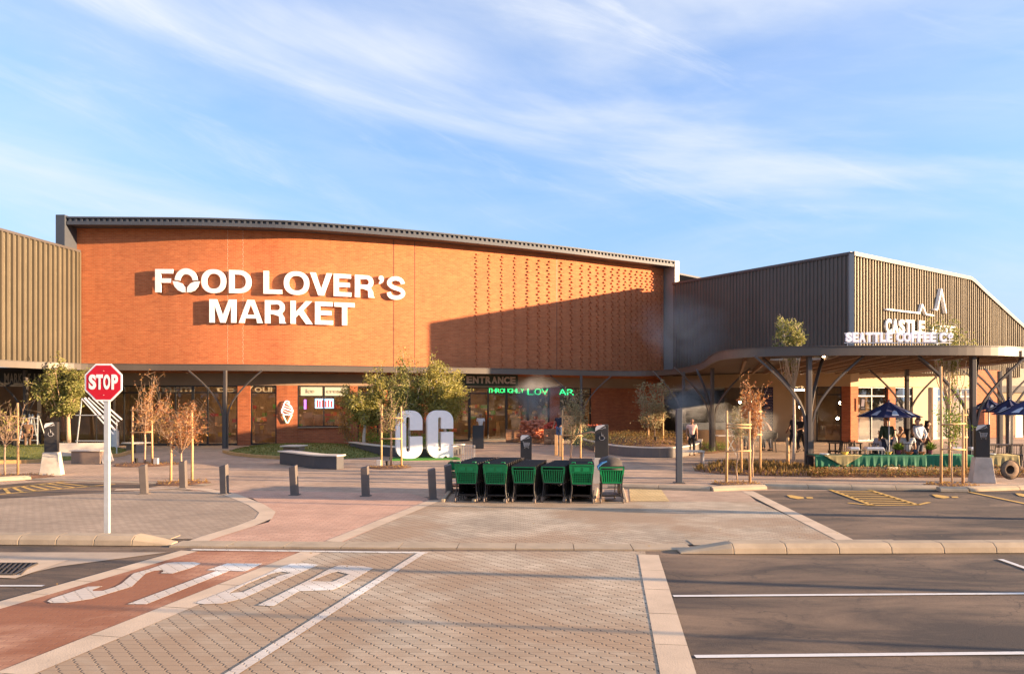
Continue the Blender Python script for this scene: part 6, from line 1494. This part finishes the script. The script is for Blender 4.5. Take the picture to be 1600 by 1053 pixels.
mb = MB(); mb.lathe([(.0, 0), (.07, 0), (.09, .08), (.07, .17), (.06, .17), (0, .15)], n=16); o = mb.build('dark_pot', mat('navy_pot', (.02, .025, .05), .4)); o.location = (PX(1430, Yb+.2), Yb+.2, zt); tag(o, 'dark navy pot between the two orange clay bowls', 'pot')
for px, lb_ in ((1288, 'stack of white plates at the left end of the buffet'), (1548, 'stack of white plates at the right of the marker post')):
    mb = MB(); mb.lathe([(.0, 0), (.13, 0), (.16, .03), (.15, .035), (0, .03)], n=18); o = mb.build('plates', white); o.location = (PX(px, Yb+.2), Yb+.2, zt); tag(o, lb_, 'plates')
# cutlery crate near the pole
t = empty('glass_rack', (PX(1384, Yb+.15), Yb+.1, zt), 'clear rack of glasses at the foot of the parasol pole', 'rack')
mb = MB(); 
for k in range(5):
    for z in (0.01, .08, .15): mb.bar((-.2, -.1, z), (.2, -.1, z), .008)
    mb.bar((-.2+.1*k, -.1, 0), (-.2+.1*k, -.1, .16), .008); mb.bar((-.2+.1*k, .1, 0), (-.2+.1*k, .1, .16), .008)
mb.build('wires', galv, t)
# ---- grill with smoke, low white table
t = empty('grill', (PX(1190, 37.2), 37.2, 0), 'dark charcoal grill on legs in the smoke behind the sapling', 'grill')
mb = MB(); mb.box((0, 0, .78), (1.3, .55, .28)); mb.build('firebox', black, t, bevel=.02)
mb = MB(); mb.box((0, 0, .94), (1.25, .5, .02)); mb.build('grate', steel, t)
for sx in (-1, 1):
    for sy in (-1, 1): mb = MB(); mb.bar((sx*.55, sy*.2, .65), (sx*.6, sy*.24, 0), .04); mb.build('leg', steel, t)
t = empty('folding_table', (PX(1140, 35), 35, 0), 'pale folding table with thin crossed legs left of the grill', 'table')
mb = MB(); mb.box((0, 0, .86), (1.1, .6, .04)); mb.build('tabletop', cream, t)
for s in (-1, 1): mb = MB(); mb.bar((-.2*s, -.2, .85), (.25*s, -.2, 0), .03); mb.build('leg', galv, t)
t = empty('counter', (PX(1110, 41), 41, 0), 'long dark catering counter with pale top in the deep shade', 'counter')
mb = MB(); mb.box((0, 0, .45), (3.0, .7, .9)); mb.build('cabinet', dark, t); mb = MB(); mb.box((0, 0, 1.08), (3.0, .5, .34)); mb.build('glass_case', mat('case_grey', (.20, .21, .21), .3), t)
t = empty('small_table', (PX(1078, 30), 30, 0), 'small open cream framed table right of the dark post', 'table')
mb = MB(); mb.box((0, 0, .50), (1.0, .5, .05)); mb.build('tabletop', cream, t)
for sx in (-1, 1): mb = MB(); mb.box((sx*.46, 0, .235), (.05, .45, .47)); mb.build('leg', cream, t)
# ---- entrance: crates of produce
wood = mat('crate_wood', (.36, .19, .10), .8, var=.3, scale=4, bump=.3)
def crate(px, Y, w_, h, label, d=.8):
    t = empty('crate', (PX(px, Y), Y, 0), label, 'crate', 'produce crates at the entrance')
    n = max(3, int(h/.13)); mb = MB()
    for k in range(n):
        z = .1+(h-.1)*(k+.5)/n
        mb.box((0, -d/2, z), (w_, .02, (h-.1)/n-.02)); mb.box((-w_/2, 0, z), (.02, d, (h-.1)/n-.02)); mb.box((w_/2, 0, z), (.02, d, (h-.1)/n-.02))
    mb.build('side_boards', wood, t)
    for sx in (-1, 0, 1): mb = MB(); mb.box((sx*(w_/2-.03), -d/2-.022, h/2), (.07, .022, h)); mb.build('post', wood, t)
    mb = MB(); mb.box((0, 0, .06), (w_-.03, d-.03, .05)); mb.build('floor', wood, t)
crate(804, 46.2, 1.0, .75, 'low slatted timber crate left of the orange net bags'); crate(862, 44.0, .85, .86, 'tall slatted timber crate filled with red bags')
crate(832, 45.2, 1.4, .45, 'wide timber crate buried under the orange net bags')
def heap(name, label, px, Y, w_, z0, h, m, n, s, cat, d=.8):
    rng = random.Random(int(px)); t = MB()
    X = PX(px, Y)
    for k in range(n):
        zf = rng.random()**.8; x = rng.uniform(-w_/2, w_/2)*(1-.3*zf); y = rng.uniform(-d/2, d/2)*(1-.3*zf); r = s*rng.uniform(.7, 1.2)
        bm_ = bmesh.new(); bmesh.ops.create_icosphere(bm_, subdivisions=1, radius=1); M = Matrix.Translation((X+x, Y+y, z0+zf*h)) @ Matrix.Rotation(rng.uniform(0, 3), 4, 'Z') @ Matrix.Diagonal((r*1.3, r*.8, r*.6, 1))
        vs = [M @ v.co*1.0 for v in bm_.verts]; fs = [tuple(v.index for v in f.verts) for f in bm_.faces]; bm_.free(); t.add(vs, fs)
    return tag(t.build(name, m, smooth=True), label, cat, kind='stuff')
heap('net_bags', 'heap of orange net produce bags by the entrance', 832, 45.0, 1.5, .3, .95, mat('net_orange', (.50, .17, .09), .8, var=.35, scale=12), 120, .17, 'net bags')
heap('red_bags', 'red produce bags heaped in the tall crate', 862, 44.0, .85, .75, .42, mat('net_red', (.52, .07, .035), .7, var=.3, scale=12), 50, .13, 'net bags', .6)
heap('produce', 'red and orange produce displayed beyond the trolley post', 926, 43.5, 1.3, .95, .12, mat('tomato', (.55, .10, .03), .5, var=.3, scale=12), 70, .07, 'produce', .6)
t = empty('produce_stand', (PX(922, 43.5), 43.5, 0), 'dark produce stand beyond the sapling behind the trolleys', 'stand'); mb = MB(); mb.box((0, 0, .47), (1.9, .7, .94)); mb.build('cabinet', mat('stand_green', (.02, .06, .04), .8), t); mb = MB(); mb.box((0, 0, .955), (1.95, .75, .03)); mb.build('top', black, t)
# dark A-board, white barrier, wooden posts, bent rail
t = empty('a_board', (PX(747, 40), 40, 0), 'black folding board standing left of the entrance', 'a-board')
for s in (-1, 1): mb = MB(); mb.bar((0, s*.22, 0), (0, 0, 1.15), .55, .03, up=(1, 0, 0) if False else (0, 0, 1)); mb.build('panel', black, t)
t = empty('barrier', (PX(727, 31.0), 31.0, 0), 'low white slatted barrier right of the letter G', 'barrier')
mb = MB(); mb.bar((-.1, 0, .66), (.38, -.25, .66), .03); mb.bar((-.1, 0, .06), (.38, -.25, .06), .03); mb.bar((-.55, .3, .66), (-.1, 0, .66), .04); mb.build('rail', cream, t)
for k in range(8): mb = MB(); f = k/7; mb.bar((-.1+.48*f, -.25*f, 0), (-.1+.48*f, -.25*f, .68), .026); mb.build('upright', cream, t)
for i, (px, py, wh) in enumerate(((869, 711, 'left'), (876, 712, 'right'))):
    q = G(px, py); t = empty('timber_post', q, 'short square timber post, %s one of the two behind the trolleys' % wh, 'post', 'timber posts'); mb = MB(); mb.box((0, 0, .44), (.14, .14, .88)); mb.build('shaft', timber, t, bevel=.01); mb = MB(); mb.box((0, 0, .885), (.15, .15, .02)); mb.build('cap', timber, t)
t = empty('bent_rail', (PX(925, 31.5), 31.5, 0), 'bent tan tubular rail with a small sign plate by the wheelchair post', 'handrail')
mb = MB(); mb.tube([(-.4, 1.2, 1.0), (.0, .4, 1.14), (.18, 0, 1.12), (.24, 0, .95), (.24, 0, 0)], .035, 8); mb.build('tube', mat('tan_metal', (.45, .34, .26), .5), t, smooth=True)
mb = MB(); mb.box((.22, -.05, .62), (.22, .02, .5), ry=.1); mb.build('plate', mat('plate_tan', (.60, .42, .28), .6), t)
# ---- left: step ladders, timber post, leaning white frame, small boxes
for i, (px, wh) in enumerate(((38, 'left'), (51, 'right'))):
    t = empty('step_ladder', (PX(px, 38), 38, 0), 'aluminium step ladder, %s of the two in the dark shop' % wh, 'ladder', 'step ladders')
    for s in (-1, 1):
        mb = MB(); mb.bar((s*.28, -.1, 0), (s*.12, .2, 1.75), .045, .03); mb.build('stile', galv, t); mb = MB(); mb.bar((s*.26, .9, 0), (s*.12, .25, 1.72), .03); mb.build('rear_leg', galv, t)
    for k in range(6): z = .25+k*.26; w_ = .28-.16*z/1.75; mb = MB(); mb.box((0, -.1+.3*z/1.75, z), (w_*2, .09, .03)); mb.build('tread', galv, t)
q = G(96.5, 697); t = empty('timber_column', q, 'round red brown timber column behind the left marker post', 'column')
mb = MB(); mb.tube([(0, 0, 0), (0, 0, 3.0)], .13, 14); mb.build('shaft', mat('red_timber', (.42, .16, .06), .7, var=.25, scale=6, bump=.3), t, smooth=True); mb = MB(); mb.box((0, -.02, .14), (.34, .34, .28)); mb.build('base_box', cream, t)
t = empty('white_frame', (PX(118, 35), 35, 0), 'leaning white metal frame with slanted slats behind the stop sign', 'frame')
for k, (a, b, w_) in enumerate((((.28, 622), (1.62, 678), .05), ((.40, 621), (1.70, 672), .07), ((.56, 621), (1.78, 664), .04), ((.75, 621), (1.85, 658), .04), ((.98, 622), (1.98, 655), .05))):
    mb = MB(); mb.bar((a[0], 0, ZA(a[1], 35)), (b[0], .1, ZA(b[1], 35)), w_); mb.build('slat', white, t)
for z in (ZA(648, 35), ZA(688, 35)): mb = MB(); mb.bar((.0, 0, z), (1.35, 0, z), .035); mb.build('rail', galv, t)
mb = MB(); mb.bar((.0, 0, 0), (.28, 0, ZA(622, 35)), .035); mb.build('upright', galv, t); mb = MB(); mb.bar((1.75, .1, 0), (1.75, .1, ZA(657, 35)), .035); mb.build('upright', galv, t)
for px, py, lb_ in ((244, 726, 'small pale utility box beside the russet sapling'), (592, 729, 'small pale utility box left of the letter C')):
    q = G(px, py); mb = MB(); mb.box((0, 0, .13), (.16, .14, .26)); o = mb.build('utility_box', mat('box_grey', (.45, .42, .40), .6), bevel=.01); o.location = q; tag(o, lb_, 'utility box', 'utility boxes')
for px, py, lb_ in ((213, 725, 'black garden spotlight at the russet sapling'), (605, 730, 'black garden spotlight at the sapling left of the letter C'), (1024, 697, 'black garden spotlight in the grey planter')):
    q = G(px, py) if py > 700 else Vector((PX(px, 35.6), 35.6, .55)); t = empty('spotlight', q, lb_, 'spotlight', 'garden spotlights'); mb = MB(); mb.lathe([(.0, 0), (.05, 0), (.065, .16), (.05, .16), (.0, .13)], (0, 0, .08), 12); mb.build('housing', black, t); mb = MB(); mb.box((0, 0, .04), (.03, .03, .09)); mb.build('stake', black, t)
t = empty('drum_bin', (PX(175, 40.5), 40.5, 0), 'rounded steel drum bin against the far left shopfront', 'bin'); mb = MB(); mb.lathe([(.0, 0), (.33, 0), (.33, .9), (.31, .92), (0, .92)], n=20); mb.build('drum', galv, t, smooth=False); mb = MB(); mb.lathe([(.325, .0), (.345, .01), (.345, .04), (.325, .05)], (0, 0, .86), 20); mb.f = mb.f[:-2]; mb.build('rim', steel, t)
# ---- smoke drifting from the grills
def smoke(name, label, px, py, Y, rx, rz_, dens, scl, seed, ry=None):
    bm_ = bmesh.new(); bmesh.ops.create_icosphere(bm_, subdivisions=3, radius=1); me = bpy.data.meshes.new(name); bm_.to_mesh(me); bm_.free()
    o = bpy.data.objects.new(name, me); COL.objects.link(o); o.location = (PX(px, Y), Y, ZA(py, Y)); o.scale = (rx, ry or rx*.6, rz_)
    m = bpy.data.materials.new(name); m.use_nodes = True; t = m.node_tree; t.nodes.remove(t.nodes['Principled BSDF'])
    co = nd(t, 'ShaderNodeTexCoord').outputs['Object']; mp = nd(t, 'ShaderNodeMapping', {'Vector': co, 'Location': (seed, seed*2, 0), 'Scale': (1, 1, .8)})
    nz = nd(t, 'ShaderNodeTexNoise', {'Vector': mp.outputs[0], 'Scale': scl, 'Detail': 4, 'Roughness': .55, 'Distortion': .9}).outputs[0]
    ln_ = nd(t, 'ShaderNodeVectorMath', {0: co}, operation='LENGTH').outputs['Value']
    fall = nd(t, 'ShaderNodeMapRange', {0: mth(t, 'ADD', ln_, mth(t, 'MULTIPLY', nd(t, 'ShaderNodeTexNoise', {'Vector': co, 'Scale': 1.1, 'Detail': 2}).outputs[0], .55)), 1: .32, 2: 1.05, 3: 1.0, 4: 0.0}, interpolation_type='SMOOTHSTEP').outputs[0]
    d = mth(t, 'MULTIPLY', mth(t, 'MULTIPLY', nd(t, 'ShaderNodeMapRange', {0: nz, 1: .42, 2: .68, 3: 0., 4: 1.}).outputs[0], fall), dens)
    v = nd(t, 'ShaderNodeVolumePrincipled', {'Density': d, 'Color': (.97, .97, .98, 1), 'Anisotropy': .2}); t.links.new(v.outputs[0], t.nodes['Material Output'].inputs['Volume'])
    me.materials.append(m); return tag(o, label, 'smoke', kind='stuff')
smoke('smoke', 'grey smoke billowing in front of the entrance glass', 842, 628, 43.5, 2.3, 2.1, 2.6, 1.8, 1.0)
smoke('smoke', 'thick grey smoke billowing under the canopy behind the dark post', 1088, 634, 39.8, 2.4, 1.9, 3.0, 2.0, 4.0)
smoke('smoke', 'pale smoke around the grill by the orange sapling', 1165, 665, 36.8, 2.4, 1.4, 2.4, 2.2, 9.0)
smoke('smoke', 'thin smoke rising before the dark ribbed wall', 1062, 520, 45.5, 4.2, 3.2, .5, 1.5, 13.0)

# a little fallen leaf on the paving near the saplings
rng = random.Random(41); lf = MB()
for k in range(420):
    cx_, cy_ = rng.choice(((-13.5, 29.5), (-9.7, 23.8), (-4.4, 28.5), (2.6, 31.5), (8.2, 24.5), (12.8, 24.0), (-6, 22), (3, 25), (2, 15), (-4, 12), (6, 13.5)))
    c = Vector((cx_+rng.gauss(0, 1.6), cy_+rng.gauss(0, 1.2), .03)); a = rng.uniform(0, 6.28); d = Vector((math.cos(a), math.sin(a), rng.uniform(-.2, .2)))*rng.uniform(.015, .03); e = Vector((-d.y, d.x, rng.uniform(-.01, .01)))*.5
    lf.add([c-d, c+e, c+d, c-e], [(0, 1, 2, 3)])
tag(lf.build('fallen_leaves', rust2), 'scattered dry leaves on the paving', 'leaves', kind='stuff')
